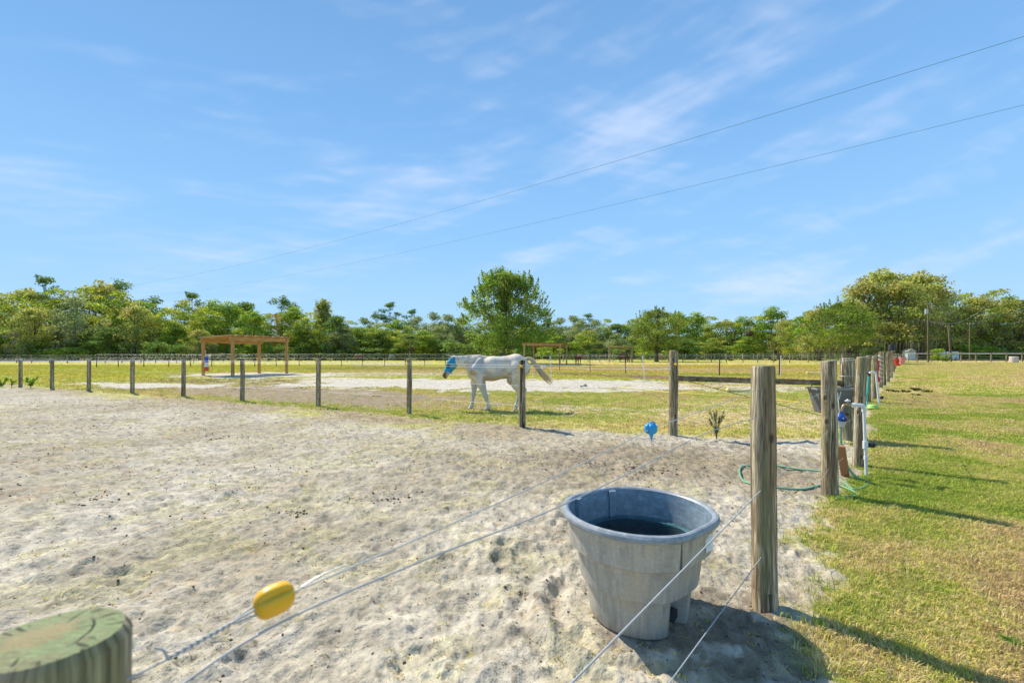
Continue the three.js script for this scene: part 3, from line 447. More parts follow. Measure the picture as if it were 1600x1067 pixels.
{
  const HX = -.34, HZ = -12.1;
  const t = thing('horse', 'white horse in a blue fly mask walking left behind the wire fence', 'horse', [HX, -.01, HZ], 0);
  const g = solid(horseField({ ...upright, ...legsWalk }), [-1.62, -.06, -.48], [.86, 1.6, .48], 150);
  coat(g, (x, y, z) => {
    const n = fbm(x * 5 + z * 2, y * 5, 4, 501), n2 = fbm(x * 22, y * 22 + z * 9, 3, 507), c = [.72, .64, .51];
    mixIn(c, [.52, .42, .27], sstep(.0, .5, n + (y > 1.3 && x > -.45 && x < .35 ? .5 : 0) + n2 * .5) * .75);            // dust rubbed into the back
    mixIn(c, [.46, .30, .13], sstep(.1, .45, n * .6 + n2 * .4 + (y < .93 && y > .7 && x > -.42 && x < .34 ? .6 : 0)) * .85);   // bounced light and stains painted on the belly
    mixIn(c, [.44, .46, .48], sstep(.08, .45, fbm(x * 4 + 5, y * 4 + z, 4, 511) + (y < .72 ? .32 : 0) + (x < -.3 && x > -.8 && y < 1.3 ? .2 : 0)) * .75); mixIn(c, [.42, .42, .42], sstep(.12, .4, fbm(x * 13, y * 13 + z * 6, 2, 541)) * .35);              // shade painted grey on legs and shoulder, and grey flecks
    if (x < -1.36 && y < 1.02) mixIn(c, [.13, .085, .06], sstep(-1.37, -1.43, x + n2 * .03));
    if (y < .055) mixIn(c, [.17, .135, .10], .9);
    if (x < -1.28 && y > 1.42) mixIn(c, [.20, .16, .13], .8);
    return c;
  });
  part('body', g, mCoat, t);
  // fly mask: a cloth shell over the head from the poll to above the muzzle
  const maskHead = upright.head.map((c) => { const k = c.slice(); k[3] += .016; k[7] += .016; return k; }), mask = solid((x, y, z) => {
    let d = 9; for (const c of maskHead) d = smin(d, capsule(x, y, z, c), .03); const u = -(x + 1.2) * .45 - (y - 1.4) * .89;       // distance down the face from the poll
    return Math.max(d, -(u + .035), u - (.41 + .03 * Math.sin(z * 9)));
  }, [-1.55, .9, -.2], [-1.05, 1.55, .2], 72);
  coat(mask, (x, y, z) => { const n = fbm(x * 30, y * 30 + z * 30, 3, 521), c = [.012, .26, .42]; mixIn(c, [.03, .40, .55], sstep(0, .5, n) * .5); return c; });
  const fm = part('fly_mask', mask, new THREE.MeshStandardMaterial({ vertexColors: true, roughness: .7 }), t); fm.userData.label = 'bright blue cloth fly mask';
  for (const s of [1, -1]) { const e = new THREE.SphereGeometry(.062, 20, 14); e.scale(.95, 1.1, .5); e.rotateZ(-.45); e.translate(-1.335, 1.20, s * .098); part('eye_panel', e, std([.02, .03, .035], .8), fm); }
  part('trim', tube([[-1.30, 1.0, .10], [-1.42, 1.06, .06], [-1.46, 1.075, 0], [-1.42, 1.06, -.06], [-1.30, 1.0, -.10], [-1.26, .99, 0]], .012, 40, 6, true), std([.55, .62, .66], .7), fm);
  const R = rng(9), mane = [];
  for (let i = 0; i < 150; i++) { const q = i / 150, x = lerp(-.52, -1.22, q) + (R() - .5) * .02, y = 1.485 - .045 * q + (R() - .5) * .01, s = R() < .3 ? 1 : -1, L = .05 + R() * .10 + (s < 0 ? .08 : 0); mane.push(strand([V(x, y - .03, (R() - .5) * .03), V(x + .01, y + .012, s * .02), V(x + .03 + R() * .03, y - L * .3, s * .075), V(x + .05 + R() * .04, y - L, s * .10)], .006 + R() * .004)); }
  part('mane', mergeGeometries(mane), std([.56, .54, .50], .6), t);
  const tail = [];
  for (let i = 0; i < 200; i++) { const a = R() * 6.28, w = Math.sqrt(R()), ax = Math.cos(a) * w, az = Math.sin(a) * w, L = .45 + R() * .75, k = (q, x, y) => V(x, y, 0).add(V(ax * .07 * q * .7, ax * .07 * q * .8, az * .07 * q));
    const pts = [V(.66 + ax * .02, 1.385 + ax * .02, az * .025), k(.5, .80, 1.395), k(.75, .93, 1.27), k(1, 1.04, 1.11), k(1.15, 1.16 + (R() - .5) * .05, .97), k(1.1, 1.16 + .22 * L, .97 - .21 * L + (R() - .5) * .05)]; if (i > 170) { pts.splice(3, 3, k(1, .92 + R() * .06, 1.1), k(1, .95 + R() * .08, .95 - R() * .08)); } tail.push(strand(pts, .005 + R() * .003, 8)); }
  part('tail', mergeGeometries(tail), new THREE.MeshPhysicalMaterial({ color: lin(.92, .82, .62), roughness: .9, transmission: .6, thickness: 0 }), t);
}
{ // the grazing herd far off
  const gz = solid(horseField({ ...grazing, ...legsStand }), [-1.35, -.06, -.45], [.86, 1.6, .45], 64), st = solid(horseField({ ...upright, ...legsStand }), [-1.62, -.06, -.45], [.86, 1.6, .45], 64);
  const tailGeo = tube([[.66, 1.38, 0], [.76, 1.3, 0], [.80, 1.0, 0], [.78, .6, 0], [.77, .42, 0]], .045, 10, 7), maneUp = tube([[-.55, 1.46, 0], [-.85, 1.44, 0], [-1.2, 1.43, 0]], .035, 8, 6), maneDown = tube([[-.55, 1.42, 0], [-.8, 1.12, 0], [-1.08, .72, 0]], .04, 8, 6);
  const far = (geo, mane, c, hair, pos, turn, label, k = 1) => { const t = thing('horse', label, 'horse', [pos[0], -.01, pos[1]], turn, 'horses in the far pastures'); t.scale.setScalar(k);
    const g = coat(geo.clone(), (x, y, z) => { const n = fbm(x * 5, y * 5 + z * 3, 3, 531), q = c.map((v) => v * (1 + n * .35)); if (y < .5) mixIn(q, hair, .75); return q; });
    part('body', g, mCoat, t); part('tail', tailGeo, std(hair, .7), t); part('mane', mane, std(hair, .7), t); };
  far(gz, maneDown, [.17, .075, .04], [.02, .015, .012], [-33.755, -100], .1, 'brown horse grazing with its head down, leftmost in the far pasture');
  far(gz, maneDown, [.52, .52, .50], [.45, .45, .43], [-27.879, -106], 1.0, 'pale grey horse grazing in the far pasture left of the white horse');
  far(gz, maneDown, [.055, .035, .028], [.02, .015, .012], [-24.304, -120], Math.PI, 'nearly black horse grazing before the woods right of the pale grey one');
  far(st, maneUp, [.22, .09, .055], [.02, .015, .012], [9.851, -68], 1.9, 'bay horse with black legs standing alone right of the middle shelter');
  far(gz, maneDown, [.15, .055, .035], [.03, .02, .015], [20.557, -84], Math.PI + .1, 'dark bay horse under the farthest shelter');
  far(gz, maneDown, [.42, .26, .17], [.3, .2, .13], [32.489, -100], Math.PI - .3, 'tan horse grazing beside the trunk of the second shade tree');
}

// ---------------------------------------------------------------- open timber shelters
function shelter(label, base, u, v, hgt, rise, mat, roofMat, fascia, extra = 0) {   // base: near corner; u and v: sides on plan
  const t = thing('timber_shelter', label, 'shelter', [base[0], 0, base[1]], 0, 'open timber shade shelters'), at = (a, b, y) => [base[0] + u[0] * a + v[0] * b, y, base[1] + u[1] * a + v[1] * b];
  const yr = (a, b) => hgt - rise * b;                          // the roof falls away along v
  for (const [a, b] of [[0, 0], [1, 0], [0, 1], [1, 1]]) part('post', beam(at(a, b, -.1), at(a, b, yr(a, b) - .02), .17, .17), mat, t, true);
  for (let i = 1; i <= extra; i++) part('post', beam(at(i / (extra + 1), 1, -.1), at(i / (extra + 1), 1, yr(0, 1) - .02), .17, .17), mat, t, true);
  const o = .05;
  part('beam', beam(at(-o, 0, yr(0, 0) - fascia / 2), at(1 + o, 0, yr(0, 0) - fascia / 2), .06, fascia), mat, t, true); part('beam', beam(at(-o, 1, yr(0, 1) - fascia / 2), at(1 + o, 1, yr(0, 1) - fascia / 2), .06, fascia), mat, t, true);
  for (let i = 0; i <= 6; i++) part('rafter', beam(at(i / 6, -o, yr(0, -o) + .055), at(i / 6, 1 + o, yr(0, 1 + o) + .055), .045, .10), mat, t, true);
  // ribbed roof sheet
  const P = [], I = [], n = 96, m = 2; for (let s = 0; s < 2; s++) for (let i = 0; i <= n; i++) for (let j = 0; j <= m; j++) { const a = lerp(-.06, 1.06, i / n), b = lerp(-.07, 1.07, j / m), rib = i % 8 === 0 ? .012 : 0, p = at(a, b, yr(a, b) + .112 + rib + (s ? .006 : 0)); P.push(...p); }
  const row = m + 1, half = (n + 1) * row; for (let s = 0; s < 2; s++) for (let i = 0; i < n; i++) for (let j = 0; j < m; j++) { const a = s * half + i * row + j, b = a + row; s ? I.push(a, b, a + 1, b, b + 1, a + 1) : I.push(a, a + 1, b, b, a + 1, b + 1); }
  const g = new THREE.BufferGeometry(); g.setAttribute('position', new THREE.Float32BufferAttribute(P, 3)); g.setIndex(I); g.computeVertexNormals(); part('roof_sheet', g, roofMat, t, true);
  return t;
}
const mRoof = std([.62, .60, .56], .5, { metalness: .35, side: THREE.DoubleSide });
shelter('open timber shelter with orange brown posts and flat roof at the left', [-18.746, -30.5], [1.6, -4.08], [-2.66, -1.02], 2.66, .14, mLumber, mRoof, .26);
shelter('open shelter with weathered posts right behind the tail of the white horse', [6.118, -58], [-4.6, 1.5], [1.4, -4.6], 2.78, .12, std([.50, .33, .17], .9), std([.5, .38, .24], .8, { side: THREE.DoubleSide }), .2, 0);
shelter('farthest open shelter with pale posts left of the second shade tree', [17.958, -84], [4.4, -.5], [1.3, -5.5], 2.85, .12, std([.34, .29, .18], .9), std([.62, .57, .42], .8, { side: THREE.DoubleSide }), .16, 1);
{ // cloth windsock hung on the shelter post: blue, white and red
  const [x, z] = [-20.796, -30.9], t = thing('hanging_windsock', 'blue, white and red cloth tube hanging on the left post of the shelter', 'windsock', [x, .5, z]);
  const seg = (y0, y1, r0, r1, seed) => { const P = [], g = new THREE.CylinderGeometry(r1, r0, y1 - y0, 24, 8, true), p = g.attributes.position; for (let i = 0; i < p.count; i++) { const a = Math.atan2(p.getZ(i), p.getX(i)), q = 1 + .16 * Math.sin(a * 3 + p.getY(i) * 5 + seed) + .08 * Math.sin(a * 7 + seed); p.setX(i, p.getX(i) * q + .03 * Math.sin(p.getY(i) * 4 + seed)); p.setZ(i, p.getZ(i) * q); } g.translate(0, (y0 + y1) / 2, 0); g.computeVertexNormals(); return g; };
  const cl = (c) => std(c, .75, { side: THREE.DoubleSide });
  part('red_band', seg(-.16, .12, .15, .12, 1), cl([.62, .10, .03]), t); part('white_band', seg(.12, .42, .12, .105, 2), cl([.75, .75, .72]), t); part('blue_band', seg(.42, .82, .105, .11, 3), cl([.03, .10, .52]), t);
  part('cord', bar([0, .8, 0], [-.04, 1.25, .0], .012, 6), mWhiteTape, t); part('hoop', new THREE.TorusGeometry(.11, .012, 6, 20).rotateX(Math.PI / 2).translate(0, .82, 0), mWhiteTape, t);
}

// ---------------------------------------------------------------- small things by the fences
{ // feeder hung on the brace rail
  const t = thing('hanging_feeder', 'grey plastic feed trough hung on the brace rail behind the round post', 'feed trough', [5.445, -7.95].flatMap((v, i) => (i ? [.5, v + .17] : [v])), -.05);
  const W = .29, D = .15, w = .21, d = .09, H = .41, k = .012, mF = std([.24, .245, .24], .6, { map: woodBump });
  const shell = (W, D, w, d, y0, y1) => { const c = [[-1, -1], [1, -1], [1, 1], [-1, 1]], P = [], I = []; c.forEach(([a, b]) => P.push(a * w, y0, b * d)); c.forEach(([a, b]) => P.push(a * W, y1, b * D)); return P; };
  const o = shell(W, D, w, d, 0, H), n = shell(W - k, D - k, w - k, d - k, k, H), P = [...o, ...n], I = []; const quad = (a, b, c, e) => I.push(a, b, c, a, c, e);
  for (let i = 0; i < 4; i++) { const j = (i + 1) % 4; quad(i, i + 4, j + 4, j); quad(8 + i, 8 + j, 12 + j, 12 + i); quad(4 + i, 12 + i, 12 + j, 4 + j); } quad(0, 1, 2, 3); quad(8, 11, 10, 9);
  const g = new THREE.BufferGeometry(); g.setAttribute('position', new THREE.Float32BufferAttribute(P, 3)); g.setIndex(I); const gg = g.toNonIndexed(); gg.computeVertexNormals(); gg.setAttribute('uv', new THREE.Float32BufferAttribute(new Float32Array(gg.attributes.position.count * 2).map((_, i) => (i * .37) % 1 * .2), 2));
  part('trough', gg, mF, t);
  const lip = merge([beam([-W - .03, H, D + .012], [W + .03, H, D + .012], .03, .035), beam([-W - .03, H, -D - .012], [W + .03, H, -D - .012], .03, .035), beam([-W - .015, H, -D], [-W - .015, H, D], .03, .033), beam([W + .015, H, -D], [W + .015, H, D], .03, .033)]); part('rim', lip, std([.24, .245, .24], .5), t);
  part('base_rib', beam([-w - .02, .06, d + .016], [w + .02, .06, d + .016], .02, .02), mF, t);
  for (const s of [-1, 1]) part('hook', tube([[s * .2, H - .02, -D - .03], [s * .2, H + .08, -D - .03], [s * .2, H + .13, -D - .08], [s * .2, H + .08, -D - .16]], .008, 14, 6), mRust, t);
  part('rope', tube([[-.12, H - .01, D + .04], [-.2, H - .1, D + .06], [-.02, H - .2, D + .06], [.05, H - .04, D + .05]], .006, 24, 6), mWhiteTape, t);
}
{ // standpipe with tap and timer at the fence
  const [x, z] = [4.291, -5.497], t = thing('water_standpipe', 'white plastic water pipe with elbow and tap standing beside the leaning post', 'water pipe', [x, 0, z]);
  const h = .83, lean = -.035; part('riser', bar([0, -.1, 0], [lean, h, 0], .0165, 14), mPvc, t);
  for (const y of [.245, .40]) part('coupling', bar([lean * y / h, y - (y < .3 ? .02 : .045), 0], [lean * y / h, y + (y < .3 ? .02 : .045), 0], y < .3 ? .023 : .028, 14), mPvc, t);
  part('valve_knob', merge([new THREE.CylinderGeometry(.03, .03, .05, 12).rotateZ(Math.PI / 2).translate(.045, .40, 0), new THREE.SphereGeometry(.034, 12, 8).translate(.07, .40, 0)]), mBlack, t);
  part('elbow', tube([[lean, h - .03, 0], [lean, h + .015, 0], [lean - .012, h + .04, 0], [lean - .04, h + .048, 0], [lean - .07, h + .048, 0]], .023, 20, 12), mPvc, t);
  part('cross_pipe', bar([lean - .06, h + .048, 0], [lean - .17, h + .058, .01], .018, 12), mPvc, t); part('collar', bar([lean - .10, h + .05, 0], [lean - .13, h + .053, 0], .027, 12), mPvc, t);
  const tap = part('tap', merge([bar([lean - .16, h + .057, .01], [lean - .22, h + .06, .012], .015, 10), tube([[lean - .20, h + .06, .012], [lean - .25, h + .055, .014], [lean - .275, h + .015, .016], [lean - .28, h - .02, .016]], .013, 14, 8), bar([lean - .205, h + .06, .012], [lean - .205, h + .1, .012], .008, 8)]), mBrass, t);
  part('tap_handle', merge([new THREE.CylinderGeometry(.03, .03, .012, 10).translate(lean - .205, h + .105, .012), new THREE.SphereGeometry(.012, 8, 6).translate(lean - .205, h + .115, .012)]), mPvc, tap);
  const bx = lean - .285, tm = thing('hose_timer', 'blue and white hose timer hanging from the tap between the posts', 'hose timer', [x + bx, .66, z + .016]); tm.scale.setScalar(.88);
  part('casing', merge([new THREE.SphereGeometry(.062, 24, 16).scale(1, 1, .75).translate(0, .075, 0), new THREE.CylinderGeometry(.022, .03, .05, 14).translate(0, .14, 0)]), std([.012, .09, .42], .35), tm);
  part('dial', new THREE.CylinderGeometry(.026, .03, .02, 20).rotateX(Math.PI / 2).translate(.008, .065, .05), std([.01, .03, .16], .4), tm);
  part('lower_cup', new THREE.CylinderGeometry(.058, .034, .08, 20).translate(0, -.005, 0), std([.55, .56, .52], .45), tm);
  part('hang_cord', bar([-.025, .14, 0], [-.035, .42, -.02], .005, 6), mWhiteTape, tm);
  // the green hose: down from the timer, a loop on the ground and away into the grass
  const gy = (px, pz) => groundY(px, pz) + .016, P = (a, b) => [a, gy(a, b), b];
  const hp = [[x + bx, .655, z + .016], [x + bx - .01, .5, z + .02], [x + bx + .0, .25, z + .06], [x + bx + .08, .06, z + .13], P(x + bx + .13, z + .25), P(3.733, -4.96), P(3.852, -5.359), P(3.817, -5.584), P(3.649, -5.765), P(3.433, -5.925), P(3.178, -6.025), P(2.983, -5.892), P(2.825, -5.643), P(2.715, -5.332), P(2.713, -5.103), P(2.916, -4.995), P(3.204, -5.007), P(3.471, -5.079), P(3.64, -5.055), P(3.649, -4.804), P(3.469, -4.698), P(3.293, -4.637)];
  solo('garden_hose', tube(hp, .0125, 260, 8), mHosePale, 'green garden hose hanging from the timer and looped on the ground around the big post', 'hose');
  solo('leaning_board', beam([4.082, -5.55].flatMap((v, i) => (i ? [-.05, v] : [v])), [3.832, -5.3].flatMap((v, i) => (i ? [.43, v] : [v])), .085, .03), mOrangeBoard, 'terracotta coloured board leaning behind the second big post', 'board');
}
{ // second standpipe farther along
  const [x, z] = [10.837, -13.4], t = thing('water_standpipe', 'white hook shaped water pipe with teal hose farther along the fence', 'water pipe', [x, 0, z]);
  part('riser', bar([0, -.1, 0], [-.11, .93, 0], .027, 12), mPvc, t); part('crook', tube([[-.108, .9, 0], [-.115, .95, 0], [-.16, .965, 0], [-.27, .955, 0], [-.30, .92, 0]], .027, 20, 10), mPvc, t);
  part('tap', merge([bar([-.30, .93, 0], [-.31, .84, 0], .022, 10), bar([-.31, .9, 0], [-.36, .92, .01], .014, 8), new THREE.SphereGeometry(.03, 10, 8).translate(-.37, .93, .01)]), mBlack, t); part('valve_knob', new THREE.SphereGeometry(.05, 12, 8).translate(.06, .22, 0), mBlack, t);
  solo('garden_hose', tube([[x - .31, .84, z], [x - .33, .72, z + .01], [x - .36, .45, z + .02], [x - .47, .15, z + .1], [x - .5, .03, z + .2], [x - .2, .025, z + .35], [x + .1, .02, z + .3]], .03, 60, 8), mTeal, 'teal hose hanging down from the farther hook shaped water pipe', 'hose');
}
{ // lime bowl, buckets, strap
  const bowl = (r, h, k = .008) => new THREE.LatheGeometry([[.001, h], [r * .62, h], [r * .8, h * .86], [r * .95, h * .3], [r, .02], [r * 1.06, .012], [r * 1.05, 0], [r - k, 0], [r * .9, h * .3], [r * .75, h * .8], [r * .6, h - k], [.001, h - k]].map((p) => new THREE.Vector2(...p)), 32);
  solo('rubber_bowl', bowl(.13, .10), mLime, 'lime green bowl lying upside down on the grass beside the fence', 'bowl', null, [9.836, -12.4].flatMap((v, i) => (i ? [.02, v] : [v])));
  const bucket = (name, label, pos, m, r, h, flip, tilt = 0) => { const t = thing(name, label, 'bucket', pos); const prof = [[.001, 0], [r * .78, 0], [r * .8, .01], [r, h], [r * 1.07, h], [r * 1.07, h - .03], [r * 1.02, h - .03], [r * .98, h - .012], [r * .76, .015], [.001, .015]].map((p) => new THREE.Vector2(...p)); const g = new THREE.LatheGeometry(prof, 28); if (flip) { g.rotateX(Math.PI); g.translate(0, h, 0); } part('tub', g, m, t); const hd = tube([[-r, h - .02, 0], [-r * .8, h + .10, 0], [0, h + .17, 0], [r * .8, h + .10, 0], [r, h - .02, 0]], .008, 20, 6); if (flip) { hd.rotateX(Math.PI); hd.translate(0, h, 0); } part('handle', hd, mWire, t); t.rotation.z = tilt; return t; };
  bucket('feed_bucket', 'red feed bucket hanging at the far end of the timber posts', [24.115, -28.6].flatMap((v, i) => (i ? [.78, v + .2] : [v])), mRed, .17, .42, false, .1);
  bucket('feed_bucket', 'pale pink feed bucket hanging beside the red one', [24.166, -28.4].flatMap((v, i) => (i ? [.86, v + .2] : [v])), mPink, .17, .42, false, -.12);
  bucket('feed_bucket', 'black bucket upside down on top of the last tall post', [24.081, -28.824].flatMap((v, i) => (i ? [1.76, v] : [v])), mBlack, .2, .34, true);
  const [sx, sz] = [15.982, -19.9], P = []; for (let i = 0; i <= 20; i++) { const q = i / 20; P.push(V(sx + .03 * Math.sin(q * 7) + q * .08, 1.24 - q * .96, sz + .03 * Math.cos(q * 5))); }
  const st = tube(P, .06, 60, 8); { const p = st.attributes.position; for (let i = 0; i < p.count; i++) p.setZ(i, sz + (p.getZ(i) - sz) * .4); st.computeVertexNormals(); } solo('hanging_strap', st, mRed, 'red strap hanging on the fence beside the post wound with white tape', 'strap');
  bucket('feed_tub', 'white round tub on the ground behind the tail of the white horse', [3.235, -46].flatMap((v, i) => (i ? [0, v] : [v])), mWhiteTape, .3, .32, false);
  for (const [p, label] of [[[48.101, -100], 'black rubber tub in the far pasture beyond the brace rail'], [[56.512, -98], 'black rubber tub behind the top of the big cracked post']]) { const b = thing('rubber_tub', label, 'tub', [p[0], 0, p[1]]); part('tub', new THREE.LatheGeometry([[.001, 0], [.42, 0], [.55, .38], [.6, .4], [.52, .36], [.4, .04], [.001, .04]].map((q) => new THREE.Vector2(...q)), 24), mBlack, b); }
  const rock = (r, s) => { const g = new THREE.IcosahedronGeometry(r, 3), p = g.attributes.position; for (let i = 0; i < p.count; i++) { const q = 1 + .35 * fbm(p.getX(i) / r + s, p.getY(i) / r + p.getZ(i) / r, 3, s); p.setXYZ(i, p.getX(i) * q, p.getY(i) * q * .8, p.getZ(i) * q); } g.computeVertexNormals(); return g; };
  solo('stone', rock(.10, 3), std([.34, .33, .32], .9), 'round grey stone at the edge of the pale sand strip', 'stone', null, [3.351, -20.9].flatMap((v, i) => (i ? [.05, v] : [v])));
  solo('stone', rock(.06, 5), std([.2, .17, .13], .9), 'small brown stone just left of the round grey one', 'stone', null, [3.144, -20.6].flatMap((v, i) => (i ? [.03, v] : [v])));
}
{ // yellow line and pale pipes in the meadow
  const gy = (x, z) => [x, groundY(x, z) + .02, z], q = [[4.846, -20.51], [5.526, -18.711], [6.29, -17.202], [7.154, -16.408], [8.146, -15.569], [8.438, -14.812], [8.8, -14.22], [9.365, -14.412], [8.805, -13.851], [8.684, -14.033], [9.038, -13.673], [9.462, -13.673]].map((p) => gy(...p));
  solo('yellow_rope', tube(q, .02, 160, 6), std([.70, .55, .10], .6), 'thin yellow rope lying across the meadow behind the brace rail', 'rope');
  const pipe = (label, a, b, c) => { const t = thing('plastic_pipe', label, 'pipe', [a[0], 0, a[1]]), A = gy(...a), B = gy(...b), C = gy(...c); A[1] += .05; B[1] += .05; C[1] += .14; part('pipe', tube([A, [lerp(A[0], B[0], .5), lerp(A[1], B[1], .5), lerp(A[2], B[2], .5)], B, [lerp(B[0], C[0], .25), lerp(B[1], C[1], .2), lerp(B[2], C[2], .25)], C], .05, 30, 10), std([.72, .66, .42], .5), t, true); const s = new THREE.SphereGeometry(.1, 16, 12); s.scale(.8, 1, 1); s.translate(...A); part('end_cap', s, mPaleYellow, t, true); };
  pipe('pale bent plastic pipe with yellow cap lying behind the big cracked post', [8.462, -17.8], [9.012, -17.7], [9.456, -17.6]);
  pipe('farther pale bent plastic pipe lying behind the second big post', [22.093, -34], [22.723, -33.8], [23.062, -33.6]);
}

// ---------------------------------------------------------------- trees
const mBark = std([.13, .105, .08], .95), mBarkPale = std([.24, .21, .17], .95);
const mLeaf = new THREE.MeshPhysicalMaterial({ vertexColors: true, roughness: .9, transmission: .62, thickness: 0, specularIntensity: .25, side: THREE.DoubleSide });
const mMoss = new THREE.MeshPhysicalMaterial({ color: lin(.30, .29, .22), roughness: 1, transmission: .3, thickness: 0, specularIntensity: .1, side: THREE.DoubleSide });
class Leaves {
  constructor() { this.P = []; this.C = []; this.I = []; }
  add(p, n, size, col, R, long = 1.7) {                        // a small folded leaf blade (or spray of leaves) of four corners
    const t = V(R() - .5, R() - .5, R() - .5).cross(n).normalize(), b = n.clone().cross(t), o = this.P.length / 3, w = size / long * .5, l = size * .5, f = size * .12;
    for (const [u, v, k] of [[-l, 0, 0], [0, -w, f], [l, 0, 0], [0, w, f]]) this.P.push(p.x + t.x * u + b.x * v + n.x * k, p.y + t.y * u + b.y * v + n.y * k, p.z + t.z * u + b.z * v + n.z * k);
    for (let i = 0; i < 4; i++) this.C.push(...col); this.I.push(o, o + 1, o + 2, o, o + 2, o + 3);
  }
  geo() { const g = new THREE.BufferGeometry(); g.setAttribute('position', new THREE.Float32BufferAttribute(this.P, 3)); g.setAttribute('color', new THREE.Float32BufferAttribute(this.C, 3)); g.setIndex(this.I); g.computeVertexNormals(); return g; }
}
const unit = (R) => { const z = R() * 2 - 1, a = R() * 6.2832, s = Math.sqrt(1 - z * z); return V(s * Math.cos(a), z, s * Math.sin(a)); };
// crown profile over its height t (0 bottom, 1 top): radius share
const PROFILE = {
  round: (t) => Math.sqrt(Math.max(0, 1 - (2 * t - .9) ** 2 / 1.2)), oak: (t) => Math.pow(Math.max(0, Math.sin(Math.PI * (.18 + t * .82))), .7), cone: (t) => (1 - t) * .9 + .12, pine: (t) => Math.pow(Math.sin(Math.PI * (.1 + .85 * t)), .8), shade: (t) => (t < .2 ? .68 + t * 1.6 : t < .55 ? 1 - (t - .2) * .4 : t < .85 ? .86 - (t - .55) * .95 : .575 * Math.sqrt(Math.max(0, (1.02 - t) / .17))),
};
function makeTree(name, { h, w, bare, clumps, leaves, leaf, cr, shape, cols, seed, bark = mBark, moss = 0, trunkR = .03, flat = .62, limbs = 14, shoots = 0, lean = 0 }) {
  const R = rng(seed), t = new THREE.Group(); t.name = name;
  const L = new Leaves(), wood = [], mossL = [], prof = PROFILE[shape], ch = h - bare, axis = (y) => V(Math.sin(y / h * 2 + seed) * .02 * h + lean * y, y, Math.cos(y / h * 2.3 + seed) * .02 * h);
  const tr = h * trunkR;
  { const pts = []; for (let i = 0; i <= 8; i++) pts.push(axis(h * .86 * i / 8).setY(h * .86 * i / 8 - (i ? 0 : .2))); const c = new THREE.CatmullRomCurve3(pts), g = new THREE.TubeGeometry(c, 16, 1, 9), p = g.attributes.position; for (let j = 0; j <= 16; j++) { const o = c.getPointAt(j / 16), q = tr * (1 - .86 * j / 16) * (j === 0 ? 1.5 : j === 1 ? 1.12 : 1); for (let k = 0; k <= 9; k++) { const i = j * 10 + k; p.setXYZ(i, o.x + (p.getX(i) - o.x) * q, o.y + (p.getY(i) - o.y) * q, o.z + (p.getZ(i) - o.z) * q); } } g.computeVertexNormals(); wood.push(g); }
  for (let i = 0; i < clumps; i++) {
    const ty = Math.pow(R(), .9), rad = w / 2 * prof(ty) * (.86 + .28 * vnoise(i * .37, seed, 3)), an = R() * 6.2832, rr = rad * (i % 5 === 0 ? R() * .5 : .5 + .5 * Math.sqrt(R())), a = axis(bare + ty * ch), c = V(a.x + Math.cos(an) * rr, bare + ty * ch + (R() - .5) * cr, a.z + Math.sin(an) * rr);
    const r = cr * (.62 + R() * .75), tone = .75 + R() * .5, pick = cols[Math.floor(R() * cols.length)], drop = R() < .12;
    if (i < limbs) { const s = axis(Math.max(bare * .7, c.y - ch * (.12 + R() * .3) - rr * .35)), m = s.clone().lerp(c, .5).add(V(0, rr * .12, 0)); wood.push(tube([s, m, c], tr * (.08 + R() * .10), 8, 5)); for (let k = 0; k < 2; k++) { const e = c.clone().add(unit(R).multiplyScalar(r * 1.1)); wood.push(tube([m, m.clone().lerp(e, .6), e], tr * .045, 5, 4)); } }
    const n = Math.round(leaves * (drop ? .45 : 1) * (r / cr) ** 2);
    for (let k = 0; k < n; k++) {
      const d = unit(R); if (d.y < -.35 && R() < .6) d.y *= -1; const q = r * (.4 + .75 * R()), p = V(c.x + d.x * q, c.y + d.y * q * flat, c.z + d.z * q), nn = d.clone().multiplyScalar(.8).add(unit(R)).add(V(0, .35, 0)).normalize(), v = tone * (.7 + R() * .6);
      const col = cols[R() < .75 ? cols.indexOf(pick) : Math.floor(R() * cols.length)]; L.add(p, nn, leaf * (.6 + R() * .8), [col[0] * v, col[1] * v, col[2] * v], R);
    }
    if (moss && c.y < bare + ch * .62 && R() < moss) for (let k = 0; k < 7; k++) { const p = V(c.x + (R() - .5) * r * 1.6, c.y - r * flat * .6, c.z + (R() - .5) * r * 1.6), len = (.5 + R() * 1.2) * cr * .8, wd = .07 + R() * .12, an2 = R() * 3.14; const g = new THREE.ConeGeometry(wd, len, 4, 1, true); g.rotateX(Math.PI); g.translate(p.x, p.y - len / 2, p.z); mossL.push(g); }
  }
  for (let i = 0; i < shoots; i++) {                            // long leafy shoots that break the outline
    const ty = .25 + R() * .75, an = R() * 6.2832, rad = w / 2 * prof(ty) * .93, a = axis(bare + ty * ch * .97), s = V(a.x + Math.cos(an) * rad, bare + ty * ch * .97, a.z + Math.sin(an) * rad), dir = V(Math.cos(an) * (1.1 - ty), .5 + ty * .9, Math.sin(an) * (1.1 - ty)).normalize(), len = cr * (.9 + R() * 1.1), e = s.clone().addScaledVector(dir, len), v0 = .8 + R() * .4, col = cols[Math.floor(R() * cols.length)];
    wood.push(tube([s.clone().addScaledVector(dir, -len * .5), s, e], tr * .035, 5, 4));
    for (let k = 0; k < leaves * .55; k++) { const q = R(), p = s.clone().addScaledVector(dir, len * q).add(unit(R).multiplyScalar(cr * .28 * (1.15 - q))), v = v0 * (.7 + R() * .6); L.add(p, unit(R).add(V(0, .4, 0)).normalize(), leaf * (.6 + R() * .7), col.map((x) => x * v), R); }
  }
  part('trunk', merge(wood), bark, t); part('crown', L.geo(), mLeaf, t); if (mossL.length) part('hanging_moss', merge(mossL), mMoss, t).userData.kind = 'stuff';
  return t;
}
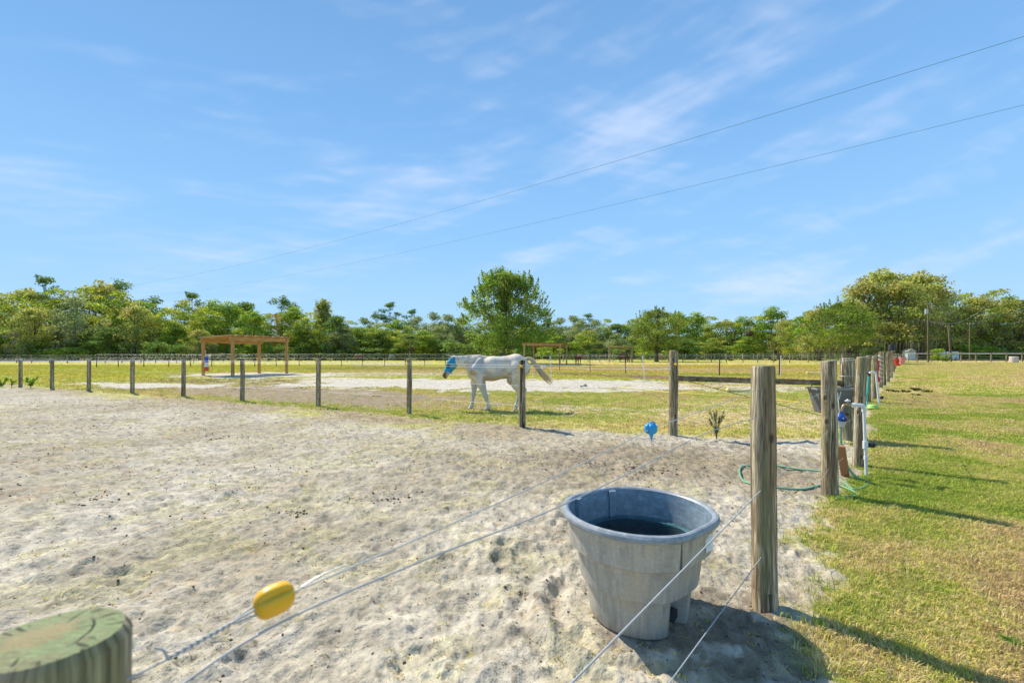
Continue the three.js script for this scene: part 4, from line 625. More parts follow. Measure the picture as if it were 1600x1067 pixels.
const YG = [[.428, .484, .054], [.341, .441, .046], [.534, .528, .054], [.255, .373, .046]], OL = [[.422, .478, .104], [.536, .536, .127], [.311, .390, .074], [.565, .507, .148]], DG = [[.155, .275, .050], [.223, .342, .062], [.280, .385, .062]], GG = [[.364, .435, .172], [.473, .520, .206], [.253, .334, .114]], BG = [[.273, .433, .045], [.386, .520, .045], [.500, .562, .062], [.205, .346, .045]], PN = [[.107, .214, .057], [.167, .278, .068], [.216, .303, .077]], LP = [[.361, .484, .047], [.278, .403, .047], [.215, .318, .057]], RU = [[.492, .283, .057], [.394, .318, .057], [.558, .201, .047]];
const PROTO = {
  broad: makeTree('broadleaf_tree', { h: 14, w: 10, bare: 1.5, clumps: 70, leaves: 83, leaf: .41, cr: 1.35, shape: 'round', cols: YG, seed: 21, trunkR: .022 }),
  broad2: makeTree('broadleaf_tree', { h: 14, w: 9, bare: 1.6, clumps: 68, leaves: 83, leaf: .41, cr: 1.3, shape: 'round', cols: BG, seed: 22, trunkR: .02 }),
  oak: makeTree('live_oak', { h: 13, w: 13, bare: 1.9, clumps: 84, leaves: 83, leaf: .41, cr: 1.4, shape: 'oak', cols: OL, seed: 23, trunkR: .034, moss: .5, limbs: 22 }),
  grey: makeTree('mossy_oak', { h: 13, w: 11, bare: 1.4, clumps: 78, leaves: 83, leaf: .41, cr: 1.35, shape: 'oak', cols: GG, seed: 24, trunkR: .028, moss: .7, limbs: 18 }),
  dark: makeTree('evergreen_tree', { h: 13, w: 8, bare: 1.2, clumps: 70, leaves: 80, leaf: .41, cr: 1.25, shape: 'round', cols: DG, seed: 25, trunkR: .02 }),
  cone: makeTree('cypress_tree', { h: 17, w: 8.5, bare: 1.5, clumps: 150, leaves: 46, leaf: .45, cr: 1.05, shape: 'cone', cols: OL, seed: 26, trunkR: .018 }),
  pine: makeTree('pine_tree', { h: 18, w: 7, bare: 10.5, clumps: 30, leaves: 64, leaf: .42, cr: 1.1, shape: 'pine', cols: PN, seed: 27, trunkR: .013, flat: .5, bark: mBarkPale, limbs: 24 }),
  pine2: makeTree('pine_tree', { h: 18, w: 8, bare: 11.5, clumps: 24, leaves: 64, leaf: .42, cr: 1.15, shape: 'pine', cols: PN, seed: 28, trunkR: .012, flat: .45, bark: mBarkPale, limbs: 18 }),
  rust: makeTree('autumn_tree', { h: 10, w: 6, bare: 2, clumps: 34, leaves: 50, leaf: .42, cr: 1.05, shape: 'round', cols: RU, seed: 29, trunkR: .02 }),
  shrub: makeTree('shrub', { h: 3.2, w: 5, bare: .1, clumps: 26, leaves: 44, leaf: .34, cr: .75, shape: 'round', cols: DG, seed: 30, trunkR: .02, limbs: 6 }),
  shrub2: makeTree('shrub', { h: 3.0, w: 4.6, bare: .1, clumps: 26, leaves: 44, leaf: .34, cr: .75, shape: 'round', cols: BG, seed: 31, trunkR: .02, limbs: 6 }),
};
const KIND = { broad: 'yellow green leafy tree', broad2: 'fresh green leafy tree', oak: 'spreading olive green oak', grey: 'grey green oak hung with moss', dark: 'dense dark green tree', cone: 'tall pointed olive tree', pine: 'tall dark pine', pine2: 'tall thin topped pine', rust: 'rust coloured autumn tree', shrub: 'low dark green shrub', shrub2: 'low light green shrub' };
const WHERE = (px) => (px < -20 ? 'in the woods left of the fence' : px < 150 ? 'in the woods behind the leftmost posts' : px < 305 ? 'in the woods left of the shelter' : px < 460 ? 'in the woods behind the timber shelter' : px < 580 ? 'in the woods right of the shelter' : px < 715 ? 'in the woods above the grazing horses' : px < 880 ? 'behind the big shade tree' : px < 1010 ? 'left of the second shade tree' : px < 1110 ? 'behind the second shade tree' : px < 1260 ? 'in the woods above the brace rail' : px < 1420 ? 'at the corner of the lawn' : px < 1500 ? 'behind the utility poles' : 'behind the far right rail fence');
const CAT = (k) => (k.startsWith('shrub') ? 'shrub' : 'tree');
const PROTO_H = { broad: 14.4, broad2: 14.4, oak: 13.4, grey: 13.4, dark: 13.4, cone: 17.3, pine: 18.2, pine2: 18.2, rust: 10.3, shrub: 3.5, shrub2: 3.3 }, PROTO_W = { broad: 10.5, broad2: 9.5, oak: 13.5, grey: 11.5, dark: 8.5, cone: 8.5, pine: 7, pine2: 8, rust: 6.5, shrub: 5, shrub2: 4.6 };
const TR = rng(404), planted = [];
function plant(kind, px, d, height, width) {                    // px: bearing mark across the view, only used to name the place and set x
  const x = (px - 800) / 711 * d, src = PROTO[kind], k = height / PROTO_H[kind], s = (width ?? PROTO_W[kind] * k) / PROTO_W[kind] ;
  const c = src.clone(); c.name = numbered(src.name); c.position.set(x, 0, -d); c.rotation.y = TR() * 6.28; c.scale.set(s * (.94 + TR() * .12), k, s * (.94 + TR() * .12)); scene.add(shade(c)); planted.push([c, px]);
  tag(c, KIND[kind] + ' ' + WHERE(px), CAT(kind), KIND[kind] + 's ' + WHERE(px)); return c;
}
const high = (py, d) => EYE + (553 - py) / 711 * d;
// the tree line: mark, top, distance
[[-150, 450, 112, 'broad'], [-100, 440, 118, 'oak'], [-55, 455, 108, 'broad2'], [-18, 458, 112, 'oak'],
 [14, 462, 104, 'broad'], [42, 452, 122, 'oak'], [52, 480, 100, 'oak'], [72, 433, 128, 'pine'], [92, 455, 116, 'broad'], [118, 470, 104, 'grey'], [142, 452, 120, 'broad'], [163, 442, 126, 'oak'], [182, 438, 130, 'pine2'], [186, 458, 112, 'broad'], [212, 478, 104, 'oak'], [238, 464, 124, 'pine2'], [232, 478, 116, 'broad2'],
 [262, 486, 106, 'broad'], [286, 472, 120, 'broad'], [302, 458, 130, 'pine'], [318, 482, 108, 'broad'], [330, 474, 118, 'broad2'], [356, 477, 112, 'broad2'], [378, 474, 122, 'dark'], [398, 490, 106, 'broad2'], [418, 492, 112, 'broad'], [441, 464, 128, 'pine2'], [436, 492, 116, 'rust'], [455, 474, 130, 'pine2'], [462, 484, 114, 'broad2'], [482, 490, 108, 'broad'], [505, 467, 120, 'cone'], [524, 495, 110, 'dark'],
 [546, 503, 114, 'broad'], [568, 500, 122, 'grey'], [588, 488, 136, 'pine2'], [606, 473, 138, 'pine'], [596, 506, 112, 'broad'], [622, 503, 118, 'broad2'], [641, 484, 138, 'pine'], [652, 498, 124, 'grey'], [676, 492, 130, 'grey'], [700, 495, 128, 'grey'], [686, 512, 112, 'grey'], [722, 500, 130, 'grey'], [750, 505, 130, 'broad'], [775, 505, 132, 'dark'], [805, 503, 134, 'grey'], [832, 505, 132, 'broad2'], [856, 503, 134, 'grey'],
 [876, 500, 136, 'grey'], [896, 497, 140, 'grey'], [920, 490, 142, 'pine'], [908, 504, 130, 'grey'], [932, 503, 134, 'grey'], [950, 500, 138, 'broad'], [968, 507, 134, 'dark'], [990, 500, 136, 'broad'], [1012, 500, 138, 'broad2'], [1036, 505, 134, 'broad'], [1062, 492, 136, 'broad2'], [1090, 492, 138, 'broad2'], [1112, 496, 132, 'broad'], [1136, 500, 130, 'oak'], [1158, 498, 128, 'broad2'], [1184, 496, 132, 'broad'], [1205, 484, 128, 'broad2'], [1226, 500, 120, 'oak'], [1248, 505, 110, 'broad'], [1266, 490, 104, 'broad2'],
 [1282, 480, 96, 'oak'], [1330, 468, 92, 'oak'], [1352, 438, 118, 'oak'], [1378, 422, 122, 'oak'], [1408, 440, 114, 'oak'], [1436, 426, 124, 'oak'], [1462, 448, 126, 'oak'], [1484, 465, 130, 'grey'], [1506, 462, 132, 'broad'], [1530, 462, 128, 'oak'], [1556, 456, 134, 'broad'], [1580, 466, 130, 'oak'], [1604, 474, 128, 'grey'], [1640, 468, 130, 'oak'], [1690, 470, 130, 'broad'], [1750, 466, 132, 'oak'],
].forEach(([px, py, d, k]) => plant(k, px, d, high(py, d), k.startsWith('pine') ? undefined : k === 'cone' ? 10 : Math.max(high(py, d) * (k === 'oak' || k === 'grey' ? .95 : .78), 9)));
['broad2', 'broad', 'grey', 'broad2', 'dark', 'broad', 'broad2', 'oak'].forEach((k, j) => { for (const [x0, dx] of [[8, 43], [470, 31], [868, 49]]) { const px = x0 + j * dx + (TR() - .5) * 14, d = (px < 340 ? 100 : px < 760 ? 106 : 118) + TR() * 6; plant(k, px, d, 5.5 + TR() * 2.5, 7.5 + TR() * 2); } });
for (let i = 0; i < 46; i++) { const px = -110 + i * 38.5 + (TR() - .5) * 18; if (px > 1395 && px < 1500) continue; const d = (px < 340 ? 97 : px < 880 ? 104 : px < 1250 ? 116 : 112) + TR() * 5; plant(TR() < .62 ? 'shrub' : 'shrub2', px, d, 2.4 + TR() * 2.2, 6 + TR() * 3.5); }
{ // trees of one kind in one place are told apart by their order from the left
  const by = new Map(); for (const p of planted) { const l = p[0].userData.label; by.set(l, [...(by.get(l) ?? []), p]); }
  const ORD = ['leftmost', 'second from left', 'third from left', 'fourth from left', 'fifth from left', 'sixth from left', 'seventh from left'];
  for (const [l, list] of by) if (list.length > 1) list.sort((p, q) => p[1] - q[1]).forEach((p, i) => { p[0].userData.label = l + ', ' + (i === list.length - 1 ? 'rightmost' : ORD[i]); });
}
{ // the depth of the wood behind the front trees: one mass of foliage
  const L = new Leaves(), R = rng(88), cols = [DG[0], DG[1], OL[2], GG[2]]; L.add(V(0, 0, 0), V(0, 1, 0), .6, [.08, .12, .035], R, 1.4); const g = L.geo(); g.deleteAttribute('color');
  const N = 26000, im = new THREE.InstancedMesh(g, new THREE.MeshPhysicalMaterial({ color: 0xffffff, roughness: .95, transmission: .25, thickness: 0, side: THREE.DoubleSide }), N), m = new THREE.Matrix4(), q = new THREE.Quaternion(), e = new THREE.Euler();
  for (let i = 0; i < N; i++) { const px = -260 + R() * 2150, d = (px > 1250 ? 134 : px > 860 ? 146 : 136) + R() * 18, top = (px < 330 ? 10 : px < 560 ? 8.5 : px < 1230 ? 7.5 : 11) * (1 + .22 * vnoise(px * .03, 3, 9)); e.set(R() * 6, R() * 6, R() * 6); q.setFromEuler(e); const s = 1.6 + R() * 2.6; m.compose(V((px - 800) / 711 * d, (i % 3 ? Math.pow(R(), .8) * top : R() * 2.2), -d), q, V(s, s, s)); im.setMatrixAt(i, m); const c = cols[Math.floor(R() * 4)], v = .7 + R() * .6; im.setColorAt(i, lin(c[0] * v, c[1] * v, c[2] * v)); }
  im.name = 'woods'; tag(im, 'deep green mass of far woods behind the front row of trees', 'woods', null, 'stuff'); im.castShadow = im.receiveShadow = true; scene.add(im);
}
{ // shade trees standing in the pastures
  const big = makeTree('shade_tree', { h: 14.0, w: 15.2, bare: 2.2, clumps: 235, leaves: 118, leaf: .30, cr: 1.12, shape: 'shade', cols: [[.21, .35, .05], [.28, .40, .055], [.36, .44, .065], [.16, .28, .05]], seed: 61, trunkR: .03, limbs: 34, shoots: 70, flat: .7 });
  big.name = numbered('shade_tree'); big.position.set(-0.799, -71); big.position.set((792 - 800) / 711 * 71, 0, -71); scene.add(tag(big, 'big fresh green shade tree standing alone behind the white horse', 'tree'));
  const sec = makeTree('shade_tree', { h: 9.6, w: 13, bare: 2.1, clumps: 130, leaves: 90, leaf: .30, cr: 1.0, shape: 'oak', cols: [[.28, .36, .05], [.34, .40, .06], [.22, .31, .05]], seed: 62, trunkR: .036, limbs: 26, shoots: 26 });
  sec.name = numbered('shade_tree'); sec.position.set((1027 - 800) / 711 * 88, 0, -88); scene.add(tag(sec, 'second shade tree with a low wide crown and dark trunk in the right pasture', 'tree'));
  const yp = makeTree('young_pine', { h: 9.2, w: 9, bare: 2.4, clumps: 80, leaves: 80, leaf: .30, cr: .95, shape: 'round', cols: LP.map((c) => c.map((v) => v * .8)), seed: 63, trunkR: .018, limbs: 30, shoots: 30, bark: mBarkPale });
  yp.name = numbered('young_pine'); yp.position.set((1316 - 800) / 711 * 72, 0, -72); scene.add(tag(yp, 'young pine with bright yellow green needles at the corner of the lawn', 'tree'));
  const bush = PROTO.shrub2.clone(); bush.name = numbered('shrub'); bush.position.set((1466 - 800) / 711 * 90, 0, -90); bush.scale.set(.85, .75, .85); scene.add(tag(shade(bush), 'bright green bush between the first two utility poles', 'shrub', null));
}
{ // fan palms
  const frond = (R, len, up, col, L, c, an) => { const dir = V(Math.cos(an) * Math.cos(up), Math.sin(up), Math.sin(an) * Math.cos(up)), e = c.clone().addScaledVector(dir, len * .55); for (let k = 0; k < 15; k++) { const f = (k / 14 - .5) * 2.3, side = V(-Math.sin(an), 0, Math.cos(an)), d2 = dir.clone().multiplyScalar(Math.cos(f)).addScaledVector(side, Math.sin(f)).normalize(), tip = e.clone().addScaledVector(d2, len * .55).add(V(0, -len * .14, 0)), n = dir.clone().cross(side).normalize(), w = d2.clone().cross(n).multiplyScalar(len * .045), o = L.P.length / 3, v = .75 + R() * .5; for (const p of [e, e.clone().lerp(tip, .5).add(w), tip, e.clone().lerp(tip, .5).sub(w)]) { L.P.push(p.x, p.y, p.z); L.C.push(col[0] * v, col[1] * v, col[2] * v); } L.I.push(o, o + 1, o + 2, o, o + 2, o + 3); } };
  const palm = (label, px, d, h, seed, live, dead) => { const R = rng(seed), t = thing('fan_palm', label, 'palm', [(px - 800) / 711 * d, 0, -d]), L = new Leaves(), D = new Leaves(), c = V(.2, h, 0); for (let i = 0; i < live; i++) frond(R, 1.9, -.3 + R() * 1.6, [.17, .235, .06], L, c, R() * 6.28); for (let i = 0; i < dead; i++) frond(R, 1.7, -1.5 + R() * .6, [.26, .18, .10], D, c.clone().add(V(0, -.3, 0)), R() * 6.28);
    part('trunk', tube([[0, -.2, 0], [.05, h * .5, 0], [.2, h, 0]], .22, 10, 9), mBarkPale, t); if (live) part('fronds', L.geo(), mLeaf, t); if (dead) part('dead_fronds', D.geo(), mLeaf, t); };
  palm('fan palm with drooping green fronds in the woods left of the white horse', 640, 104, 4.2, 71, 30, 8);
  palm('fan palm with a brown skirt of dead fronds above the brace rail', 1170, 118, 8.4, 72, 14, 40);
}

// ---------------------------------------------------------------- power lines, poles and far things on the right
{
  for (const [label, p0, p1] of [['upper of the two power lines crossing the sky', [12.8, 13], [-48.5, 57]], ['lower of the two power lines crossing the sky', [17.1, 15.9], [-51.7, 66]]]) {
    const pts = []; for (let i = -6; i <= 52; i++) { const s = i / 20, y = s < 1.05 ? 10 - 3.6 * s * (1 - s) : 10.19 - 1.2 * (s - 1.05) * (2.75 - s); pts.push(V(lerp(p0[0], p1[0], s), y, -lerp(p0[1], p1[1], s))); }
    solo('power_line', tube(pts, .0065, 240, 5), std([.07, .18, .27], .6), label, 'power line', 'power lines across the sky');
  }
  const poles = [[1451, 88, 473, 'tallest grey utility pole at the end of the lawn', 0, .17], [1487, 94, 508, 'leaning shorter utility pole behind the rail fence', -.55, .2], [1516, 98, 504, 'thin brown utility pole behind the rail fence', 0, .13]], tops = [];
  for (const [px, d, py, label, lean, r] of poles) {
    const x = (px - 800) / 711 * d, h = high(py, d), t = thing('utility_pole', label, 'utility pole', [x, 0, -d]); part('shaft', bar([0, -.2, 0], [lean, h, 0], r, 12, r * .72), std([.50, .50, .46], .9, { map: woodMap }), t);
    part('cross_arm', beam([lean - .75, h - .35, .1], [lean + .75, h - .35, .1], .1, .12), mWoodDark, t); for (const s of [-.65, 0, .65]) part('insulator', bar([lean + s, h - .29, .1], [lean + s, h - .12, .1], .05, 8), mWhiteTape, t);
    if (px === 1451) part('transformer', new THREE.CylinderGeometry(.27, .27, .9, 16).translate(lean - .42, h - 1.7, .1), std([.45, .47, .48], .5), t);
    tops.push([x + lean, h - .2, -d + .1]);
  }
  const sagged = (a, b, k) => wireGeo(span(a, b, k, 10), .02, 2, 5), mW = std([.42, .42, .36], .6);
  solo('service_wire', sagged(tops[0], [tops[0][0] + 19, 13.2, -100], 2.4), mW, 'sagging service wire running right from the tallest pole', 'wire');
  solo('service_wire', sagged([tops[0][0], tops[0][1] - 3.2, tops[0][2]], [tops[0][0] + 22, 12.4, -98], 2.2), mW, 'lower service wire swinging up to the right past the shorter poles', 'wire');
  solo('service_wire', sagged(tops[0], tops[1], .5), mW, 'short service wire between the two grey poles', 'wire');
}
{ // a pale van parked under the trees
  const d = 106, x = (1481 - 800) / 711 * d, t = thing('parked_van', 'pale blue van parked in the shade behind the utility poles', 'van', [x, 0, -d], .25), s = new THREE.Shape(); s.moveTo(-2.2, .35); s.lineTo(-2.2, 1.05); s.lineTo(-1.75, 1.2); s.lineTo(-1.15, 1.95); s.lineTo(2.05, 2.0); s.lineTo(2.2, 1.8); s.lineTo(2.2, .35); s.lineTo(-2.2, .35);
  const g = new THREE.ExtrudeGeometry(s, { depth: 1.6, bevelEnabled: true, bevelSize: .08, bevelThickness: .1, bevelSegments: 3 }); g.translate(0, 0, -.8); part('body', g, std([.52, .66, .72], .4), t);
  const gl = std([.02, .025, .03], .1); for (const [a, b] of [[-1.05, -.2], [0, .9], [1.1, 1.9]]) part('window', beam([a, 1.55, .91], [b, 1.55, .91], .02, .45), gl, t); part('windscreen', beam([-1.75, 1.22, 0], [-1.2, 1.9, 0], 1.45, .03), gl, t);
  for (const a of [-1.4, 1.35]) for (const z of [.8, -.8]) { const w = part('wheel', new THREE.CylinderGeometry(.36, .36, .24, 20).rotateX(Math.PI / 2).translate(a, .36, z), mBlack, t); part('hub', new THREE.CylinderGeometry(.18, .18, .26, 16).rotateX(Math.PI / 2).translate(a, .36, z), mWire, w); }
}
{ // a small pale blue shed
  const d = 108, x = (1421 - 800) / 711 * d, t = thing('garden_shed', 'small pale blue shed under the oaks behind the pink buckets', 'shed', [x, 0, -d]);
  part('wall', beam([-.9, 1.05, 0], [.9, 1.05, 0], 1.6, 2.1), std([.50, .62, .66], .7), t); part('door', beam([-.25, .9, .815], [.35, .9, .815], .03, 1.7), std([.60, .58, .52], .7), t);
  const s = new THREE.Shape(); s.moveTo(-1.1, 2.1); s.lineTo(0, 2.75); s.lineTo(1.1, 2.1); s.lineTo(-1.1, 2.1); part('roof', new THREE.ExtrudeGeometry(s, { depth: 1.9, bevelEnabled: false }).translate(0, 0, -.95), std([.52, .42, .36], .8), t);
}
{ const d = 80, t = thing('storage_drum', 'pale round container standing before the rail fence at the far right', 'container', [(1585 - 800) / 711 * d, 0, -d]); part('drum', new THREE.LatheGeometry([[.001, 0], [.56, 0], [.6, .06], [.58, .4], [.62, .46], [.58, .52], [.59, .95], [.55, 1.05], [.001, 1.06]].map((p) => new THREE.Vector2(...p)), 28), std([.58, .50, .46], .7), t); part('hoop', new THREE.TorusGeometry(.595, .03, 8, 32).rotateX(Math.PI / 2).translate(0, .75, 0), std([.45, .40, .36], .6), t); }
{ // the sandy road in front of the left woods
  const P = [], I = [], n = 60; for (let i = 0; i <= n; i++) { const px = -250 + i * 9, d = 86 + 1.5 * vnoise(i * .2, 1, 5); for (const q of [d, d + 9]) P.push((px - 800) / 711 * q, .03, -q); } for (let i = 0; i < n; i++) { const a = i * 2; I.push(a, a + 2, a + 1, a + 1, a + 2, a + 3); }
  const g = new THREE.BufferGeometry(); g.setAttribute('position', new THREE.Float32BufferAttribute(P, 3)); g.setIndex(I); g.computeVertexNormals(); const o = new THREE.Mesh(g, std([.58, .55, .5], 1)); o.name = 'dirt_road'; o.receiveShadow = true; tag(o, 'pale sandy road along the left woods', null, null, 'structure'); scene.add(o);
}

// ---------------------------------------------------------------- grass, weeds and litter
function tuft(seed, blades, h, spread, wid) {
  const R = rng(seed), P = [], I = []; for (let i = 0; i < blades; i++) { const a = R() * 6.28, r = Math.sqrt(R()) * spread, x = Math.cos(a) * r, z = Math.sin(a) * r, b = R() * 6.28, l = h * (.55 + R() * .6), bend = l * (.25 + R() * .75), w = wid * (.7 + R() * .6), dx = Math.cos(b), dz = Math.sin(b), o = P.length / 3; P.push(x - dz * w, -.005, z + dx * w, x + dz * w, -.005, z - dx * w, x + dx * bend * .35 - dz * w * .8, l * .62, z + dz * bend * .35 + dx * w * .8, x + dx * bend * .35 + dz * w * .8, l * .62, z + dz * bend * .35 - dx * w * .8, x + dx * bend, l * (.95 - .3 * R()), z + dz * bend); I.push(o, o + 1, o + 2, o + 1, o + 3, o + 2, o + 2, o + 3, o + 4); }
  const g = new THREE.BufferGeometry(); g.setAttribute('position', new THREE.Float32BufferAttribute(P, 3)); g.setIndex(I); g.computeVertexNormals(); return g;
}
const mGrass = new THREE.MeshPhysicalMaterial({ color: 0xffffff, roughness: .85, transmission: .45, thickness: 0, specularIntensity: .25, side: THREE.DoubleSide });
function sow(name, label, geos, n, place, pick, seed) {          // pick returns null to skip, else [x, z, scale, colour, flat]
  geos.forEach((g, gi) => {
    const R = rng(seed + gi * 7), M = [], Cc = [], m = new THREE.Matrix4(), q = new THREE.Quaternion(), e = new THREE.Euler();
    for (let i = 0; i < n / geos.length; i++) { const s = place(R); const p = pick(s[0], s[1], R); if (!p) continue; e.set((R() - .5) * .3, R() * 6.28, (R() - .5) * .3); q.setFromEuler(e); m.compose(V(s[0], groundY(s[0], -s[1]) + (p.lift ?? 0), -s[1]), q, V(p.s, p.s * (p.sy ?? 1), p.s)); M.push(m.clone()); Cc.push(p.c); }
    const im = new THREE.InstancedMesh(g, name.includes('clod') ? std([1, 1, 1], 1) : mGrass, M.length); M.forEach((k, i) => { im.setMatrixAt(i, k); im.setColorAt(i, Cc[i]); }); im.name = numbered(name); tag(im, label, name.includes('clod') ? 'dirt' : 'grass', null, 'stuff'); im.castShadow = im.receiveShadow = true; scene.add(im);
  });
}
const BL = [[.347, .449, .059], [.482, .551, .087], [.628, .592, .147], [.733, .622, .254], [.774, .632, .342], [.586, .428, .205]];
const blade = (R, dry) => { const i = Math.min(5, Math.max(0, Math.floor(dry * 4.2 + (R() - .5) * 3.4 + .6))), c = BL[i], v = .75 + R() * .5; return lin(c[0] * v, c[1] * v, c[2] * v); };
const dryness = (x, d) => clamp(.45 + fbm(x * .55, d * .55, 4, 7) * .9 + fbm(x * 2.1, d * 2.1, 4, 19) * .55 - .28 * Math.exp(-Math.max(0, x - lawnX(d)) / 1.3));
const polar = (d0, d1, b0, b1) => (R) => { const d = Math.sqrt(lerp(d0 * d0, d1 * d1, R())); return [lerp(b0, b1, R()) * d, d]; };
const lawnPick = (s, far) => (x, d, R) => { const z = zones(x, d); if (R() > z.lawn * z.lawn) return null; return { s: s * (.6 + R() * .7), sy: .8 + R() * .5, c: blade(R, dryness(x, d) + far) }; };
const tA = tuft(1, 9, .042, .028, .0019), tB = tuft(2, 8, .036, .034, .0023), tC = tuft(3, 10, .03, .03, .0032), tF = tuft(4, 9, .042, .07, .006), tG = tuft(5, 9, .042, .14, .011);
sow('lawn_grass', 'short mixed green and straw coloured grass of the lawn by the fence', [tA, tB, tC], 110000, polar(1.7, 7.5, .3, 1.32), lawnPick(1.0, 0), 900);
sow('lawn_grass', 'short dry grass farther along the lawn', [tF], 80000, polar(6.5, 17, .72, 1.3), lawnPick(1, .06), 930);
sow('lawn_grass', 'dry yellowish grass at the far part of the lawn', [tG], 70000, polar(15, 80, .78, 1.25), (x, d, R) => (R() > 1.25 - d / 80 ? null : lawnPick(1.05, .22)(x, d, R)), 940);
sow('meadow_grass', 'thin yellow green grass behind the cross fence', [tF], 70000, polar(8, 19, -.9, .75), (x, d, R) => { const z = zones(x, d); if (R() > z.beyond) return null; const c = [0, 0, 0]; groundColor(x, d, c); const turf = clamp((c[1] - c[2] * 1.2 - .07) * 6) * (c[0] > .5 ? .3 : 1); if (R() > turf) return null; if (R() < .35) return null; return { s: .8 + R() * .5, c: blade(R, dryness(x, d) + .3) }; }, 950);
sow('pasture_grass', 'yellow green grass of the far pastures', [tG], 90000, polar(18, 62, -1.2, .9), (x, d, R) => { const z = zones(x, d); if (R() > z.beyond) return null; const c = [0, 0, 0]; groundColor(x, d, c); if (R() > clamp((c[1] - c[2] * 1.2 - .07) * 6)) return null; const v = .8 + R() * .5; return { s: .8 + R() * .6, c: lin(c[0] * v * 1.05, c[1] * v * 1.08, c[2] * v) }; }, 960);
sow('sand_grass', 'scattered dry grass scraps on the sand', [tB, tC], 22000, polar(1.9, 14, -1.2, .75), (x, d, R) => { const z = zones(x, d); if (z.sand < .5) return null; const k = fbm(x * 3.1 + 9, d * 3.1, 4, 77) + fbm(x * .4, d * .4, 2, 78) * .55, edge = sstep(.9, 0, Math.abs((x - fenceX(d)) * .74)); if (R() > sstep(.08, .5, k) * .8 + edge * .9 + .03) return null; return { s: .35 + R() * .55, sy: .5, c: blade(R, .5 + R() * .4) }; }, 970);
// crumbs of soil, dung and straw on the sand
{
  const clod = (s) => { const g = new THREE.IcosahedronGeometry(1, 1), p = g.attributes.position; for (let i = 0; i < p.count; i++) { const k = 1 + .5 * (hash2(Math.round(p.getX(i) * 40), Math.round(p.getY(i) * 40 + p.getZ(i) * 90), s) - .5); p.setXYZ(i, p.getX(i) * k, p.getY(i) * k * .7, p.getZ(i) * k); } const q = mergeVertices(g.deleteAttribute('normal').deleteAttribute('uv'), .01); q.computeVertexNormals(); return q; };
  const straw = new THREE.CylinderGeometry(.1, .12, 3.6, 4, 1); straw.rotateZ(Math.PI / 2); straw.rotateY(.4);
  const heaps = [[1.587, -5.643], [1.896, -5.86], [1.029, -6.094], [1.525, -5.86], [-4.295, -4.698], [-2.034, -4.318], [-1.233, -4.74], [-4.701, -15.918], [-4.741, -12.259], [-4.943, -12.119], [-4.342, -18.711], [-5.227, -8.08]];
  sow('soil_clods', 'dark crumbs of soil and dung scattered over the sand', [clod(1), clod(2)], 60000, polar(1.9, 15, -1.2, .75), (x, d, R) => { const z = zones(x, d); if (z.sand < .4) return null; const heap = heaps.reduce((m, p) => Math.max(m, Math.exp(-(((x - p[0]) / (.05 + d * .018)) ** 2 + ((d + p[1]) / (.04 + d * .022)) ** 2))), 0), b = fbm(x * 2.1, d * 2.1, 4, 19), damp = sstep(1.3, .5, Math.hypot((x - 2.2) / 2.5, (d - 6.5) / 1.3)); if (R() > .14 + heap * .35 + sstep(.1, .5, b) * .4 + damp * .4) return null; const v = .6 + R() * .8, k = R(); return { s: (.002 + R() * R() * .008) * (1 + heap * .3) * (1 + d * .05), lift: .001, c: k < .6 ? lin(.10 * v, .07 * v, .045 * v) : lin(.26 * v, .19 * v, .11 * v) }; }, 980);
  sow('dung_clods', 'small heaps of dark dung on the paddock sand', [clod(3)], 14000, (R) => { const p = heaps[Math.floor(R() * heaps.length)], d = -p[1], a = R() * 6.28, r = Math.abs(R() + R() + R() - 1.5) * (.14 + d * .03) * (.4 + R()); return [p[0] + Math.cos(a) * r * 1.3, d + Math.sin(a) * r]; }, (x, d, R) => (R() < .028 ? { s: (.003 + R() * R() * .011) * (1 + d * .06), lift: .002, c: lin(.07 + R() * .06, .052 + R() * .045, .036 + R() * .03) } : null), 985);
  sow('straw_clods', 'pale straw bits scattered over the sand', [straw], 7000, polar(1.9, 11, -1.2, .7), (x, d, R) => { if (zones(x, d).sand < .4 || R() > .3 + .6 * sstep(0, .5, fbm(x * 1.4, d * 1.4, 3, 99))) return null; const v = .7 + R() * .6; return { s: .004 + R() * .007 + d * .0004, lift: .004, c: lin(.38 * v, .29 * v, .155 * v) }; }, 990);
}
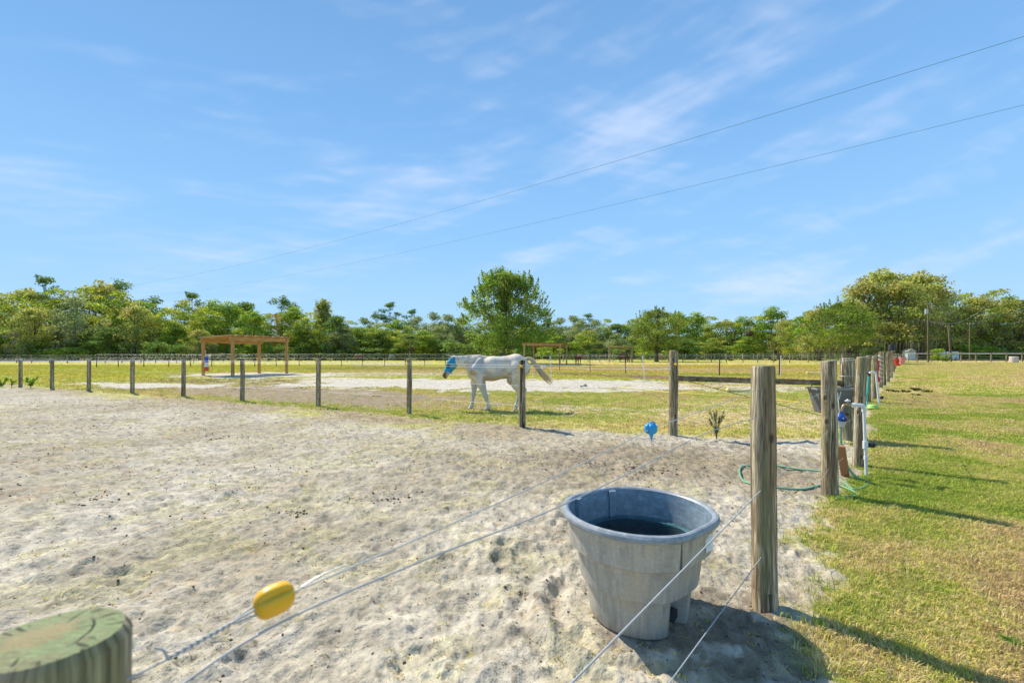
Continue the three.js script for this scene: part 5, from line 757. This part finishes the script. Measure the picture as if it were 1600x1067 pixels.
{ // single weeds, and leaf clumps added for dark shadows on the lawn
  const weed = (name, label, pos, h, n, wid, cols, spread, seed, cat = 'weed') => { const R = rng(seed), t = thing(name, label, cat, [pos[0], groundY(...pos), pos[1]]), L = new Leaves(), st = []; for (let i = 0; i < n; i++) { const a = R() * 6.28, l = h * (.55 + R() * .5), o = spread * (.3 + R()), tip = V(Math.cos(a) * o, l, Math.sin(a) * o), mid = V(Math.cos(a) * o * .3, l * .55, Math.sin(a) * o * .3); st.push(tube([V(0, -.02, 0), mid, tip], .004, 8, 4)); for (let k = 0; k < 26; k++) { const q = .15 + .85 * R(), p = mid.clone().lerp(tip, q).lerp(mid.clone().multiplyScalar(q), q < .4 ? .5 : 0).add(unit(R).multiplyScalar(.012)), c = cols[Math.floor(R() * cols.length)], v = .7 + R() * .6; L.add(p, unit(R), wid * (.7 + R() * .6), c.map((x) => x * v), R, 3.2); } } part('stems', mergeGeometries(st.map((g) => { g.deleteAttribute('uv'); return g; })), std([.16, .17, .07], .8), t); part('leaves', L.geo(), mLeaf, t); };
  weed('weed', 'tall grey green weed growing behind the wire left of the cracked post', [3.582, -7.959], .5, 11, .055, [[.32, .35, .17], [.26, .30, .13], [.40, .39, .22]], .13, 1);
  weed('weed', 'bright green leafy weed beside the second fence post from the left', [-20.917, -19.75], .5, 12, .13, [[.30, .46, .06], [.38, .54, .08]], .26, 2);
  weed('weed', 'bright green weed at the very left edge under the fence', [-22.585, -20.123], .42, 9, .12, [[.30, .46, .06], [.38, .54, .08]], .2, 3);
  weed('weed', 'small thin green weed just right of the one at the left edge', [-22.16, -20.123], .4, 5, .1, [[.30, .44, .06], [.36, .5, .08]], .12, 4);
  [[1390, 612], [1403, 613], [1416, 613], [1431, 611], [1434, 619], [1448, 613]].forEach(([px, py], i) => { const d = 1066.5 / (py - 553); weed('weed', ['low dark clump put in for a shadow on the lawn, leftmost by the fence', 'low dark clump put in for a shadow on the lawn, second of a row', 'low dark clump put in for a shadow on the lawn, third of a row', 'taller dark clump put in for a shadow on the lawn, fourth of a row', 'flat dark clump put in for a shadow before the taller one on the lawn', 'low dark clump put in for a shadow on the lawn, last of a row'][i], [(px - 800) / 711 * d, -d], i === 3 ? .12 : .07, 9, .09, [[.05, .11, .02], [.08, .14, .025]], .16, 20 + i); });  // dark leaf clumps added in place of shadows on the grass
  weed('weed', 'bright green clump of broad leaves in the lawn near the right edge', [2.6, -2.37], .03, 14, .03, [[.22, .38, .05], [.28, .44, .06]], .035, 40);
}

renderer.render(scene, camera);
